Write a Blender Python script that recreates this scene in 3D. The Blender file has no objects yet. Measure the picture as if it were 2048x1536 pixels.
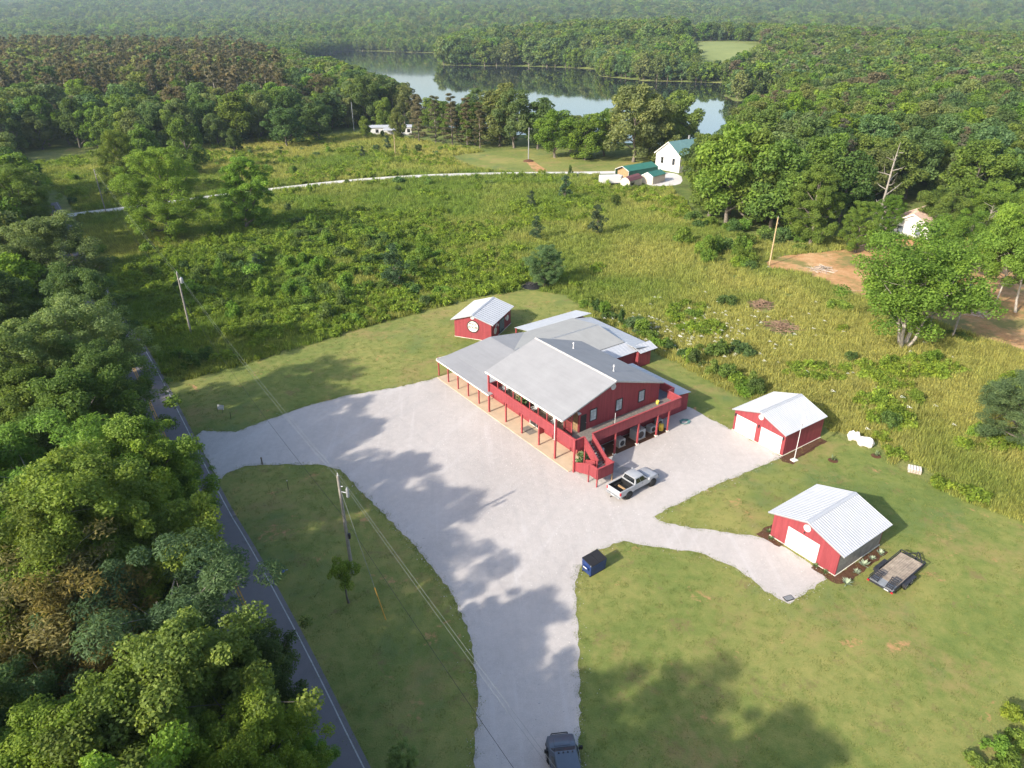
import bpy, math, random
import numpy as np
from mathutils import Vector, Matrix

# ------------------------------------------------------------------ camera, sky, sun, exposure
SC = bpy.context.scene
R = math.radians
cam_data = bpy.data.cameras.new("camera")
cam = bpy.data.objects.new("camera", cam_data)
SC.collection.objects.link(cam)
cam_data.sensor_fit = 'HORIZONTAL'
cam_data.sensor_width = 36.0
cam_data.lens = 1400.5 / 2048 * 36.0
cam_data.clip_start = 0.5
cam_data.clip_end = 12000
cam.matrix_world = Matrix.Translation((0, 0, 44.0)) @ Matrix.Rotation(R(90 - 27.308), 4, 'X') @ Matrix.Rotation(R(-0.175), 4, 'Z')
SC.camera = cam

SUN_EL = 28.7
SUN_AZ = 39.5            # direction the light travels, measured from +X
sun_travel = Vector((math.cos(R(SUN_AZ)) * math.cos(R(SUN_EL)), math.sin(R(SUN_AZ)) * math.cos(R(SUN_EL)), -math.sin(R(SUN_EL))))
world = bpy.data.worlds.new("World")
SC.world = world
world.use_nodes = True
wn = world.node_tree.nodes
bg = wn["Background"]
sky = wn.new("ShaderNodeTexSky")
sky.sky_type = 'NISHITA'
sky.sun_disc = False
sky.sun_elevation = R(SUN_EL)
sky.sun_rotation = R(230.5)
sky.air_density = 1.0
sky.dust_density = 2.4
sky.ozone_density = 1.0
world.node_tree.links.new(sky.outputs[0], bg.inputs[0])
bg.inputs[1].default_value = 0.15

sun_data = bpy.data.lights.new("sun", 'SUN')
sun_data.energy = 3.9
sun_data.angle = R(0.9)
sun_data.color = (1.0, 0.93, 0.81)
sun = bpy.data.objects.new("sun", sun_data)
SC.collection.objects.link(sun)
sun.location = (-60, -50, 90)
sun.rotation_euler = sun_travel.to_track_quat('-Z', 'Y').to_euler()

SC.view_settings.view_transform = 'Standard'
SC.view_settings.look = 'None'
SC.view_settings.gamma = 1.0
SC.view_settings.use_curve_mapping = False
SC.view_settings.exposure = 0.98
SC.render.engine = 'CYCLES'
SC.cycles.use_denoising = True
SC.cycles.max_bounces = 6
SC.cycles.diffuse_bounces = 3
SC.cycles.transmission_bounces = 3
SC.cycles.glossy_bounces = 2
SC.cycles.volume_bounces = 0
SC.cycles.caustics_reflective = False
SC.cycles.caustics_refractive = False

# ------------------------------------------------------------------ helpers
COL = SC.collection

def tag(o, label=None, cat=None, group=None, kind=None):
    if label: o["label"] = label
    if cat: o["category"] = cat
    if group: o["group"] = group
    if kind: o["kind"] = kind
    return o

def empty(name, loc=(0, 0, 0), rz=0.0, label=None, cat=None, group=None):
    o = bpy.data.objects.new(name, None)
    o.empty_display_size = 0.2
    COL.objects.link(o)
    o.location = loc
    o.rotation_euler = (0, 0, rz)
    return tag(o, label, cat, group)

def link(name, me, parent=None, loc=None, rot=None):
    o = bpy.data.objects.new(name, me)
    COL.objects.link(o)
    if parent is not None: o.parent = parent
    if loc is not None: o.location = loc
    if rot is not None: o.rotation_euler = rot
    return o

def copy_tree(o, parent=None):
    c = o.copy()
    COL.objects.link(c)
    c.parent = parent
    for ch in list(o.children):
        copy_tree(ch, c)
    return c

class MB:
    """collects shapes for one mesh object"""
    def __init__(s):
        s.v = []; s.f = []; s.m = []; s.sm = []
    def add(s, vs, fs, mi=0, smooth=False):
        b = len(s.v)
        s.v += [tuple(p) for p in vs]
        s.f += [tuple(i + b for i in f) for f in fs]
        s.m += [mi] * len(fs)
        s.sm += [smooth] * len(fs)
        return s
    def hexa(s, p, mi=0):
        return s.add(p, [(0, 3, 2, 1), (4, 5, 6, 7), (0, 1, 5, 4), (1, 2, 6, 5), (2, 3, 7, 6), (3, 0, 4, 7)], mi)
    def box(s, x0, x1, y0, y1, z0, z1, mi=0):
        return s.hexa([(x0, y0, z0), (x1, y0, z0), (x1, y1, z0), (x0, y1, z0), (x0, y0, z1), (x1, y0, z1), (x1, y1, z1), (x0, y1, z1)], mi)
    def slab(s, a, b, c, d, t, mi=0):
        lo = [(q[0], q[1], q[2] - t) for q in (a, b, c, d)]
        return s.hexa(lo + [a, b, c, d], mi)
    def poly(s, pts, mi=0):
        return s.add(pts, [tuple(range(len(pts)))], mi)
    def extr(s, pts, axis, a0, a1, mi=0):
        """pts: 2-D outline in the two other axes (in order), extruded along axis from a0 to a1"""
        def mk(q, a):
            l = list(q); l.insert(axis, a); return tuple(l)
        n = len(pts)
        vs = [mk(q, a0) for q in pts] + [mk(q, a1) for q in pts]
        fs = [tuple(range(n))[::-1], tuple(range(n, 2 * n))] + [(i, (i + 1) % n, n + (i + 1) % n, n + i) for i in range(n)]
        return s.add(vs, fs, mi)
    def tube(s, p0, p1, r0, r1=None, n=8, cap=True, mi=0, smooth=True):
        r1 = r0 if r1 is None else r1
        p0 = Vector(p0); p1 = Vector(p1); d = (p1 - p0)
        if d.length < 1e-6: return s
        d.normalize()
        a = d.orthogonal().normalized(); b = d.cross(a)
        vs = []
        for p, r in ((p0, r0), (p1, r1)):
            for i in range(n):
                t = 2 * math.pi * i / n
                vs.append(p + a * (r * math.cos(t)) + b * (r * math.sin(t)))
        fs = [(i, (i + 1) % n, n + (i + 1) % n, n + i) for i in range(n)]
        s.add(vs, fs, mi, smooth)
        if cap:
            s.add(vs, [tuple(range(n))[::-1], tuple(range(n, 2 * n))], mi)
        return s
    def path(s, pts, rs, n=6, mi=0):
        for i in range(len(pts) - 1):
            s.tube(pts[i], pts[i + 1], rs[i], rs[i + 1], n, True, mi)
        return s
    def lathe(s, prof, n=16, axis='z', o=(0, 0, 0), mi=0, smooth=True):
        vs = []
        for r, h in prof:
            for i in range(n):
                t = 2 * math.pi * i / n
                a, b = r * math.cos(t), r * math.sin(t)
                q = (a, b, h) if axis == 'z' else ((h, a, b) if axis == 'x' else (a, h, b))
                vs.append((q[0] + o[0], q[1] + o[1], q[2] + o[2]))
        k = len(prof)
        fs = [(j * n + i, j * n + (i + 1) % n, (j + 1) * n + (i + 1) % n, (j + 1) * n + i) for j in range(k - 1) for i in range(n)]
        s.add(vs, fs, mi, smooth)
        s.add(vs, [tuple(range(n))[::-1], tuple(range((k - 1) * n, k * n))], mi)
        return s
    def loft(s, rings, mi=0, smooth=True, cap=True):
        n = len(rings[0]); vs = [q for r in rings for q in r]
        fs = [(j * n + i, j * n + (i + 1) % n, (j + 1) * n + (i + 1) % n, (j + 1) * n + i) for j in range(len(rings) - 1) for i in range(n)]
        s.add(vs, fs, mi, smooth)
        if cap: s.add(vs, [tuple(range(n))[::-1], tuple(range(len(vs) - n, len(vs)))], mi)
        return s
    def mesh(s, name, mats):
        me = bpy.data.meshes.new(name)
        me.from_pydata(s.v, [], s.f)
        for m in (mats if isinstance(mats, (list, tuple)) else [mats]): me.materials.append(m)
        me.polygons.foreach_set("material_index", s.m)
        me.polygons.foreach_set("use_smooth", s.sm)
        me.update()
        import bmesh
        bm = bmesh.new(); bm.from_mesh(me)
        bmesh.ops.recalc_face_normals(bm, faces=bm.faces)
        bm.to_mesh(me); bm.free()
        return me
    def build(s, name, mats, parent=None, loc=None, rot=None, bevel=0.0):
        o = link(name, s.mesh(name, mats), parent, loc, rot)
        if bevel > 0:
            b = o.modifiers.new("bevel", 'BEVEL'); b.width = bevel; b.segments = 2; b.limit_method = 'ANGLE'
        return o

# ------------------------------------------------------------------ materials
MATS = {}
def ramp(nt, stops, fac):
    r = nt.nodes.new("ShaderNodeValToRGB")
    el = r.color_ramp.elements
    while len(el) < len(stops): el.new(0.5)
    for e, (p, c) in zip(el, stops):
        e.position = p; e.color = (c[0], c[1], c[2], 1)
    if fac is not None: nt.links.new(fac, r.inputs[0])
    return r.outputs[0]
def noise(nt, vec, scale, detail=4, rough=0.55, dist=0.0, out=0):
    n = nt.nodes.new("ShaderNodeTexNoise")
    n.inputs["Scale"].default_value = scale; n.inputs["Detail"].default_value = detail
    n.inputs["Roughness"].default_value = rough; n.inputs["Distortion"].default_value = dist
    if vec is not None: nt.links.new(vec, n.inputs["Vector"])
    return n.outputs[out]
def mix(nt, fac, a, b, blend='MIX'):
    m = nt.nodes.new("ShaderNodeMix"); m.data_type = 'RGBA'; m.blend_type = blend
    for sck, val in ((m.inputs[0], fac), (m.inputs[6], a), (m.inputs[7], b)):
        if hasattr(val, "is_linked"): nt.links.new(val, sck)
        elif isinstance(val, (int, float)): sck.default_value = val
        else: sck.default_value = (val[0], val[1], val[2], 1)
    return m.outputs[2]
def math_n(nt, op, a, b=None, clamp=False):
    m = nt.nodes.new("ShaderNodeMath"); m.operation = op; m.use_clamp = clamp
    for i, val in enumerate((a, b)):
        if val is None: continue
        if hasattr(val, "is_linked"): nt.links.new(val, m.inputs[i])
        else: m.inputs[i].default_value = val
    return m.outputs[0]
def new_mat(name):
    m = bpy.data.materials.new(name); m.use_nodes = True
    nt = m.node_tree
    p = nt.nodes["Principled BSDF"]
    MATS[name] = m
    return m, nt, p
def coords(nt, which="Object", scale=None):
    t = nt.nodes.new("ShaderNodeTexCoord")
    o = t.outputs[which]
    if scale is not None:
        mp = nt.nodes.new("ShaderNodeMapping"); mp.inputs["Scale"].default_value = scale
        nt.links.new(o, mp.inputs[0]); o = mp.outputs[0]
    return o
def bump(nt, p, h, strength=0.4, dist=0.02):
    b = nt.nodes.new("ShaderNodeBump"); b.inputs["Strength"].default_value = strength; b.inputs["Distance"].default_value = dist
    nt.links.new(h, b.inputs["Height"]); nt.links.new(b.outputs[0], p.inputs["Normal"])
def paint(name, col, rough=0.5, var=0.12, vscale=1.5, metal=0.0, spec=0.4, dirt=None):
    """plain painted / moulded surface with slight unevenness"""
    m, nt, p = new_mat(name)
    c = coords(nt)
    n = noise(nt, c, vscale, 5, 0.6)
    lo = tuple(x * (1 - var) for x in col); hi = tuple(min(1, x * (1 + var)) for x in col)
    o = ramp(nt, [(0.3, lo), (0.7, hi)], n)
    if dirt:
        n2 = noise(nt, c, vscale * 0.35, 6, 0.7)
        f = ramp(nt, [(0.5, (0, 0, 0)), (0.75, (1, 1, 1))], n2)
        o = mix(nt, f, o, dirt)
    nt.links.new(o, p.inputs["Base Color"])
    p.inputs["Roughness"].default_value = rough
    p.inputs["Metallic"].default_value = metal
    p.inputs["Specular IOR Level"].default_value = spec
    return m
def siding(name, col, pitch=0.2, rough=0.6):
    """vertical-groove sheet siding: grooves run up, spaced along the wall's own horizontal direction"""
    m, nt, p = new_mat(name)
    c = coords(nt)
    sx = nt.nodes.new("ShaderNodeSeparateXYZ"); nt.links.new(c, sx.inputs[0])
    s = math_n(nt, 'ADD', sx.outputs[0], sx.outputs[1])
    fr = math_n(nt, 'FRACT', math_n(nt, 'MULTIPLY', s, 1.0 / pitch))
    g = math_n(nt, 'GREATER_THAN', fr, 0.10)
    board = nt.nodes.new("ShaderNodeTexWhiteNoise"); board.noise_dimensions = '1D'
    nt.links.new(math_n(nt, 'FLOOR', math_n(nt, 'MULTIPLY', s, 1.0 / pitch)), board.inputs["W"])
    st = coords(nt, "Object", (3.0, 3.0, 0.35))
    n = noise(nt, st, 1.2, 6, 0.65)
    f = math_n(nt, 'ADD', math_n(nt, 'MULTIPLY', n, 0.8), math_n(nt, 'MULTIPLY', board.outputs[0], 0.22))
    o = ramp(nt, [(0.25, tuple(x * 0.78 for x in col)), (0.75, tuple(min(1, x * 1.16) for x in col))], f)
    nt.links.new(o, p.inputs["Base Color"])
    p.inputs["Roughness"].default_value = rough
    p.inputs["Specular IOR Level"].default_value = 0.25
    bump(nt, p, g, 0.8, 0.012)
    return m
def glass(name, tint=(0.05, 0.06, 0.07), rough=0.06):
    m, nt, p = new_mat(name)
    c = coords(nt)
    o = ramp(nt, [(0.35, tint), (0.7, tuple(x * 1.6 for x in tint))], noise(nt, c, 2.0, 2))
    nt.links.new(o, p.inputs["Base Color"])
    p.inputs["Roughness"].default_value = rough
    p.inputs["Specular IOR Level"].default_value = 0.8
    return m

RED = (0.275, 0.052, 0.060)
M_red = siding("red_siding", RED, 0.2)
M_redpaint = paint("red_trim_paint", (0.37, 0.065, 0.07), 0.5, 0.15, 3.0)
M_white_metal = paint("white_metal_roof", (0.41, 0.422, 0.45), 0.38, 0.05, 0.7, 0.0, 0.5)
M_white = paint("white_paint", (0.60, 0.59, 0.58), 0.45, 0.05, 1.2)
M_cream = paint("cream_paint", (0.75, 0.72, 0.62), 0.5, 0.06, 1.2)
M_dark = paint("dark_trim", (0.03, 0.028, 0.03), 0.5, 0.2, 3.0)
M_black = paint("black_rubber", (0.012, 0.012, 0.013), 0.7, 0.2, 6.0)
M_steel = paint("grey_steel", (0.32, 0.33, 0.34), 0.45, 0.15, 4.0, 0.3)
M_deck = paint("weathered_deck_boards", (0.20, 0.175, 0.155), 0.8, 0.25, 4.0)
M_deckpaint = paint("grey_painted_deck", (0.10, 0.105, 0.125), 0.7, 0.2, 2.0)
M_tan = paint("bare_timber", (0.36, 0.23, 0.12), 0.7, 0.2, 3.0)
M_concrete = paint("pale_concrete", (0.52, 0.40, 0.28), 0.85, 0.12, 0.6, 0, 0.2, (0.42, 0.34, 0.26))
M_block = None
M_glass = glass("window_glass", (0.12, 0.14, 0.16))
M_carglass = glass("car_glass", (0.010, 0.012, 0.014))
M_pole = paint("weathered_pole_wood", (0.27, 0.245, 0.21), 0.85, 0.25, 2.0)
M_poletan = paint("new_pole_wood", (0.42, 0.31, 0.17), 0.85, 0.2, 2.0)
M_wire = paint("aluminium_cable", (0.22, 0.23, 0.22), 0.5, 0.1, 2.0)
M_cable = paint("black_cable", (0.02, 0.02, 0.022), 0.6, 0.1, 2.0)
M_bark = paint("bark", (0.16, 0.135, 0.11), 0.9, 0.35, 2.5)
M_palebark = paint("pale_bark", (0.36, 0.32, 0.27), 0.9, 0.3, 2.5)

def shingle_mat(name, col, course=0.16):
    m, nt, p = new_mat(name)
    c = coords(nt)
    n1 = noise(nt, c, 0.5, 4, 0.6); n2 = noise(nt, c, 14.0, 3, 0.7)
    n3 = noise(nt, coords(nt, "Object", (0.12, 2.2, 1)), 1.0, 3, 0.6)
    f = math_n(nt, 'ADD', math_n(nt, 'MULTIPLY', n1, 0.45), math_n(nt, 'ADD', math_n(nt, 'MULTIPLY', n2, 0.35), math_n(nt, 'MULTIPLY', n3, 0.25)))
    o = ramp(nt, [(0.3, tuple(x * 0.82 for x in col)), (0.75, tuple(x * 1.13 for x in col))], f)
    nt.links.new(o, p.inputs["Base Color"])
    p.inputs["Roughness"].default_value = 0.75
    p.inputs["Specular IOR Level"].default_value = 0.3
    bump(nt, p, n2, 0.25, 0.02)
    return m
M_shingle = shingle_mat("grey_roof_shingle", (0.28, 0.28, 0.288))
M_shingle2 = shingle_mat("warm_grey_roof_shingle", (0.315, 0.315, 0.305))
M_cap = paint("pale_ridge_cap", (0.44, 0.42, 0.40), 0.8, 0.15, 2.5)
M_greenroof = paint("green_metal_roof", (0.035, 0.16, 0.115), 0.45, 0.12, 1.0)
M_greyteal = paint("teal_metal_roof", (0.10, 0.20, 0.20), 0.5, 0.12, 1.0)
M_maroon = paint("maroon_roof", (0.17, 0.065, 0.065), 0.6, 0.15, 1.0)
M_pinkroof = paint("pink_beige_roof", (0.45, 0.32, 0.255), 0.6, 0.12, 0.8, dirt=(0.42, 0.28, 0.2))
M_beige = paint("beige_vinyl", (0.55, 0.48, 0.39), 0.6, 0.08, 0.8)


# ------------------------------------------------------------------ ground materials
def ground_mat(name, stops, scales=(0.05, 0.6, 6.0), w=(0.45, 0.35, 0.25), bumps=0.6, bdist=0.06, patches=(), stretch=None, tracks=False):
    m, nt, p = new_mat(name)
    c = coords(nt)
    cs = coords(nt, "Object", stretch) if stretch else c
    ns = [noise(nt, c, scales[0], 5, 0.6, 0.3), noise(nt, cs, scales[1], 5, 0.65), noise(nt, cs, scales[2], 4, 0.7)]
    f = None
    for n, k in zip(ns, w):
        t = math_n(nt, 'MULTIPLY', n, k)
        f = t if f is None else math_n(nt, 'ADD', f, t)
    o = ramp(nt, stops, f)
    for sc, lo, hi, col in patches:
        n = noise(nt, c, sc, 6, 0.68, 0.4)
        n2 = noise(nt, c, sc * 9, 4, 0.7)
        q = math_n(nt, 'ADD', math_n(nt, 'MULTIPLY', n, 0.75), math_n(nt, 'MULTIPLY', n2, 0.25))
        o = mix(nt, ramp(nt, [(lo, (0, 0, 0)), (hi, (1, 1, 1))], q), o, col)
    if tracks:       # worn wheel lanes, running with the drive
        for rot, sc_ in ((R(-4), (1.1, 0.05, 1)), (R(30), (0.5, 0.04, 1))):
            mp = nt.nodes.new("ShaderNodeMapping"); mp.inputs["Rotation"].default_value = (0, 0, rot); nt.links.new(c, mp.inputs[0])
            mp2 = nt.nodes.new("ShaderNodeMapping"); mp2.inputs["Scale"].default_value = sc_; nt.links.new(mp.outputs[0], mp2.inputs[0])
            n = noise(nt, mp2.outputs[0], 1.0, 3, 0.6, 0.5)
            o = mix(nt, ramp(nt, [(0.54, (0, 0, 0)), (0.75, (0.34, 0.34, 0.34))], n), o, (0.38, 0.355, 0.345))
            o = mix(nt, ramp(nt, [(0.28, (0.35, 0.35, 0.35)), (0.42, (0, 0, 0))], n), o, (0.57, 0.54, 0.525))
    nt.links.new(o, p.inputs["Base Color"])
    p.inputs["Roughness"].default_value = 0.95
    p.inputs["Specular IOR Level"].default_value = 0.1
    if bumps:
        bump(nt, p, math_n(nt, 'ADD', ns[1], ns[2]), bumps, bdist)
    return m

M_ground = ground_mat("meadow_ground", [(0.36, (0.07, 0.115, 0.026)), (0.5, (0.145, 0.185, 0.048)), (0.64, (0.26, 0.255, 0.09))],
                      (0.035, 0.35, 3.0), (0.45, 0.35, 0.25), 1.0, 0.25, [(0.06, 0.56, 0.68, (0.07, 0.075, 0.03))])
M_lawn = ground_mat("mown_lawn", [(0.36, (0.095, 0.140, 0.036)), (0.48, (0.158, 0.193, 0.050)), (0.62, (0.27, 0.255, 0.080))],
                    (0.06, 0.9, 9.0), (0.5, 0.33, 0.22), 0.8, 0.05,
                    [(0.05, 0.53, 0.66, (0.10, 0.155, 0.055)), (0.11, 0.52, 0.66, (0.27, 0.215, 0.085)), (0.35, 0.56, 0.66, (0.19, 0.155, 0.065)), (0.24, 0.595, 0.67, (0.45, 0.24, 0.12))])
M_gravel = ground_mat("pale_crushed_gravel", [(0.34, (0.37, 0.337, 0.316)), (0.5, (0.46, 0.42, 0.395)), (0.68, (0.555, 0.51, 0.48))],
                      (0.09, 1.4, 16.0), (0.36, 0.26, 0.42), 0.9, 0.03,
                      [(0.16, 0.60, 0.75, (0.37, 0.335, 0.315)), (1.6, 0.69, 0.76, (0.27, 0.255, 0.255))], tracks=True)
M_drive = ground_mat("white_gravel_drive", [(0.35, (0.50, 0.48, 0.46)), (0.65, (0.66, 0.63, 0.60))], (0.1, 1.0, 8.0), (0.4, 0.3, 0.3), 0.5, 0.03)
M_dirt = ground_mat("orange_clay", [(0.36, (0.27, 0.145, 0.065)), (0.5, (0.45, 0.25, 0.115)), (0.64, (0.56, 0.37, 0.20))],
                    (0.12, 0.8, 6.0), (0.45, 0.33, 0.25), 0.6, 0.06, [(0.09, 0.50, 0.60, (0.20, 0.185, 0.065))])
M_soil = ground_mat("brown_mulch", [(0.35, (0.05, 0.026, 0.016)), (0.65, (0.15, 0.075, 0.045))], (0.4, 3.0, 20.0), (0.2, 0.4, 0.45), 1.0, 0.05)
M_asphalt = ground_mat("asphalt", [(0.35, (0.155, 0.142, 0.146)), (0.65, (0.22, 0.20, 0.205))], (0.08, 0.9, 18.0), (0.45, 0.3, 0.3), 0.3, 0.01,
                       [(0.25, 0.62, 0.72, (0.135, 0.125, 0.13))])
M_yellow = paint("yellow_road_paint", (0.50, 0.27, 0.05), 0.7, 0.2, 3.0)
M_whiteline = paint("white_road_paint", (0.45, 0.44, 0.42), 0.7, 0.2, 3.0)
M_field = ground_mat("far_hay_field", [(0.35, (0.15, 0.19, 0.06)), (0.65, (0.24, 0.27, 0.10))], (0.01, 0.08, 0.6), (0.45, 0.35, 0.25), 0, 0)

# ------------------------------------------------------------------ terrain
LAKE = [(-298.50, 1394.55), (-230.48, 1363.99), (-188.20, 1313.60), (-115.92, 1264.15), (-80.75, 899.16), (-35.77, 885.94), (10.20, 872.96), (54.26, 850.47), (88.84, 811.16), (80.01, 702.54), (113.46, 644.92), (155.61, 626.40), (193.09, 614.18),
        (169.00, 540.69), (141.34, 510.54), (143.12, 457.52), (119.71, 391.38), (94.69, 334.71), (75.91, 294.25), (60.87, 299.80), (40.80, 302.91), (16.89, 320.62), (-9.69, 337.03), (-34.46, 358.66), (-56.18, 437.75), (-90.00, 518.22), (-130.48, 596.37), (-201.38, 729.23), (-283.19, 1034.93)]
def inside(poly, x, y):
    x = np.asarray(x, float); y = np.asarray(y, float)
    r = np.zeros(x.shape, bool); n = len(poly)
    for i in range(n):
        x0, y0 = poly[i]; x1, y1 = poly[(i + 1) % n]
        c = ((y0 > y) != (y1 > y)) & (x < (x1 - x0) * (y - y0) / ((y1 - y0) if y1 != y0 else 1e-9) + x0)
        r ^= c
    return r
def edge_dist(poly, x, y, closed=True):
    x = np.asarray(x, float); y = np.asarray(y, float)
    d = np.full(x.shape, 1e9); n = len(poly)
    for i in range(n if closed else n - 1):
        x0, y0 = poly[i]; x1, y1 = poly[(i + 1) % n]
        dx, dy = x1 - x0, y1 - y0
        t = np.clip(((x - x0) * dx + (y - y0) * dy) / (dx * dx + dy * dy + 1e-9), 0, 1)
        d = np.minimum(d, np.hypot(x - x0 - t * dx, y - y0 - t * dy))
    return d
def sstep(a, b, x):
    t = np.clip((np.asarray(x, float) - a) / (b - a), 0, 1); return t * t * (3 - 2 * t)
def land(x, y):
    x = np.asarray(x, float); y = np.asarray(y, float)
    z = np.interp(y, [-200, 350, 1300, 1600, 2100, 2700, 3300, 3900, 4600], [0, 0, 2, 14, 38, 82, 128, 165, 172])
    side = x / np.maximum(y, 200)
    z = z * (1.0 + 0.10 * sstep(0.1, 0.6, side) - 0.06 * sstep(0.4, 0.75, -side))
    a = sstep(1400, 2600, y) * 11
    z = z + a * (np.sin(x / 310.0 + 1.3) * np.cos(y / 390.0 + 0.5) + 0.6 * np.sin(x / 140.0 + y / 230.0))
    b = 13 * np.exp(-((x - 70) / 210.0) ** 2 - ((y - 1090) / 110.0) ** 2)
    b = b + 12 * np.exp(-((x - 560) / 320.0) ** 2 - ((y - 900) / 260.0) ** 2)
    b = b + 16 * np.exp(-((x - 260) / 180.0) ** 2 - ((y - 930) / 230.0) ** 2)
    b = b + 9 * np.exp(-((x + 420) / 260.0) ** 2 - ((y - 760) / 260.0) ** 2)
    return z + b * sstep(300, 480, y)
def terrain(x, y):
    z = land(x, y)
    ins = inside(LAKE, x, y); d = edge_dist(LAKE, x, y)
    near = sstep(0, 60, d)
    return np.where(ins, -0.5 - 3 * sstep(0, 25, d), z * near - 0.0)

gy = np.concatenate([np.linspace(-120, 300, 43), np.linspace(312, 1400, 92), np.linspace(1425, 4600, 90)])
rows = []
NX = 141
tt = np.linspace(-1, 1, NX)
vs = []
for yy in gy:
    half = 260 + 1.0 * max(yy, 0) * 0.95
    xx = tt * half
    zz = terrain(xx, np.full(NX, yy))
    vs.append(np.stack([xx, np.full(NX, yy), zz], 1))
vs = np.concatenate(vs)
fs = [(j * NX + i, j * NX + i + 1, (j + 1) * NX + i + 1, (j + 1) * NX + i) for j in range(len(gy) - 1) for i in range(NX - 1)]
mb = MB(); mb.add(vs.tolist(), fs, 0, True)
ground = tag(mb.build("ground", M_ground), "rough meadow ground reaching to the wooded hills", kind="structure")

def wobble(poly, step, amp, seed, closed=True):
    """subdivide an outline and make its edge slightly ragged"""
    rg = random.Random(seed); out = []
    n = len(poly)
    for i in range(n if closed else n - 1):
        a = Vector(poly[i]); b = Vector(poly[(i + 1) % n]); L = (b - a).length; k = max(1, int(L / step))
        nrm = Vector((-(b - a).y, (b - a).x)).normalized() if L > 0 else Vector((0, 0))
        for j in range(k):
            q = a.lerp(b, j / k)
            out.append(tuple(q + nrm * rg.uniform(-amp, amp)))
    if not closed: out.append(tuple(poly[-1]))
    return out
def smooth_poly(poly, it=2, closed=True):
    for _ in range(it):
        q = []; n = len(poly)
        if not closed: q.append(poly[0])
        for i in range(n if closed else n - 1):
            a = poly[i]; b = poly[(i + 1) % n]
            q.append((a[0] * .75 + b[0] * .25, a[1] * .75 + b[1] * .25)); q.append((a[0] * .25 + b[0] * .75, a[1] * .25 + b[1] * .75))
        if not closed: q.append(poly[-1])
        poly = q
    return poly
def sheet(name, poly, z, mat, label, kind="structure", cat=None):
    mb = MB(); mb.poly([(x, y, z) for x, y in poly])
    o = mb.build(name, mat)
    if o.data.polygons[0].normal.z < 0: o.data.flip_normals()
    return tag(o, label, cat, kind=kind)

# lake
m, nt, p = new_mat("lake_water")
p.inputs["Base Color"].default_value = (0.018, 0.024, 0.02, 1)
p.inputs["Roughness"].default_value = 0.035
p.inputs["IOR"].default_value = 2.2
p.inputs["Specular IOR Level"].default_value = 0.9
bump(nt, p, noise(nt, coords(nt, "Object", (0.25, 0.08, 1)), 1.0, 3), 0.02, 0.05)
mb = MB(); xs = [q[0] for q in LAKE]; ys = [q[1] for q in LAKE]
mb.poly([(min(xs) - 30, min(ys) - 20, -0.35), (max(xs) + 40, min(ys) - 20, -0.35), (max(xs) + 40, max(ys) + 30, -0.35), (min(xs) - 30, max(ys) + 30, -0.35)])
tag(mb.build("lake", m), "still lake reflecting pale sky and wooded shore", kind="structure")

# road, running beside the wood
ROAD_R = [(-126, 196), (-106, 168), (-67.17, 112.39), (-56.52, 98.69), (-44.33, 80.93), (-29.29, 58.30), (-25.10, 52.66), (-20.15, 45.53), (-14.76, 37.60), (-9.68, 29.66), (1.5, 13.2), (14.5, -6.5), (32, -34), (60, -80)]
ROAD_R = smooth_poly(ROAD_R, 2, False)
def offset(line, d):
    out = []
    for i, q in enumerate(line):
        a = Vector(line[max(0, i - 1)]); b = Vector(line[min(len(line) - 1, i + 1)])
        t = (b - a).normalized(); n = Vector((-t.y, t.x))
        out.append((q[0] + n.x * d, q[1] + n.y * d))
    return out
def strip(name, line, d0, d1, z, mat, label=None, kind=None, parent=None):
    a = offset(line, d0); b = offset(line, d1); n = len(a)
    mb = MB(); mb.add([(x, y, z) for x, y in a] + [(x, y, z) for x, y in b], [(i, i + 1, n + i + 1, n + i) for i in range(n - 1)])
    o = mb.build(name, mat, parent)
    return tag(o, label, kind=kind) if label else o
# left of travel direction is +normal; the road runs away from the far end towards the camera, so its woods side is the negative normal
road = strip("road", ROAD_R, 0.15, -5.75, 0.030, M_asphalt, "two-lane asphalt road with double yellow line beside the wood", "structure")
strip("edge_line", ROAD_R, -0.20, -0.29, 0.036, M_whiteline, parent=road)
strip("edge_line", ROAD_R, -5.39, -5.48, 0.036, M_whiteline, parent=road)
strip("centre_line", ROAD_R, -2.68, -2.79, 0.036, M_yellow, parent=road)
strip("centre_line", ROAD_R, -2.91, -3.02, 0.036, M_yellow, parent=road)

LAWN = [(-56.52, 98.69), (-50.67, 90.74), (-46.48, 85.98), (-42.65, 88.58), (-35.89, 94.19), (-31.05, 98.50), (-26.02, 103.96), (-20.26, 108.38), (-14.12, 113.35), (-9.17, 116.96), (-5.74, 119.73), (0.60, 122.32), (4.30, 122.83), (9.67, 120.38), (12.34, 114.81),
        (15.24, 106.15), (20.92, 96.63), (25.85, 88.59), (29.58, 81.84), (31.95, 78.83), (36.33, 76.73), (38.40, 74.00), (39.28, 70.29), (41.52, 67.48), (43.85, 63.09), (45.83, 59.81), (47.75, 57.75), (50.55, 55.16), (54.96, 51.00), (62, 36), (58, -20),
        (40, -60)] + [q for q in ROAD_R[::-1] if -55 < q[1] < 95]
lawn = sheet("lawn", wobble(LAWN, 0.7, 0.16, 5), 0.008, M_lawn, "mown lawn around the red buildings with thin brown patches")
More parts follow.
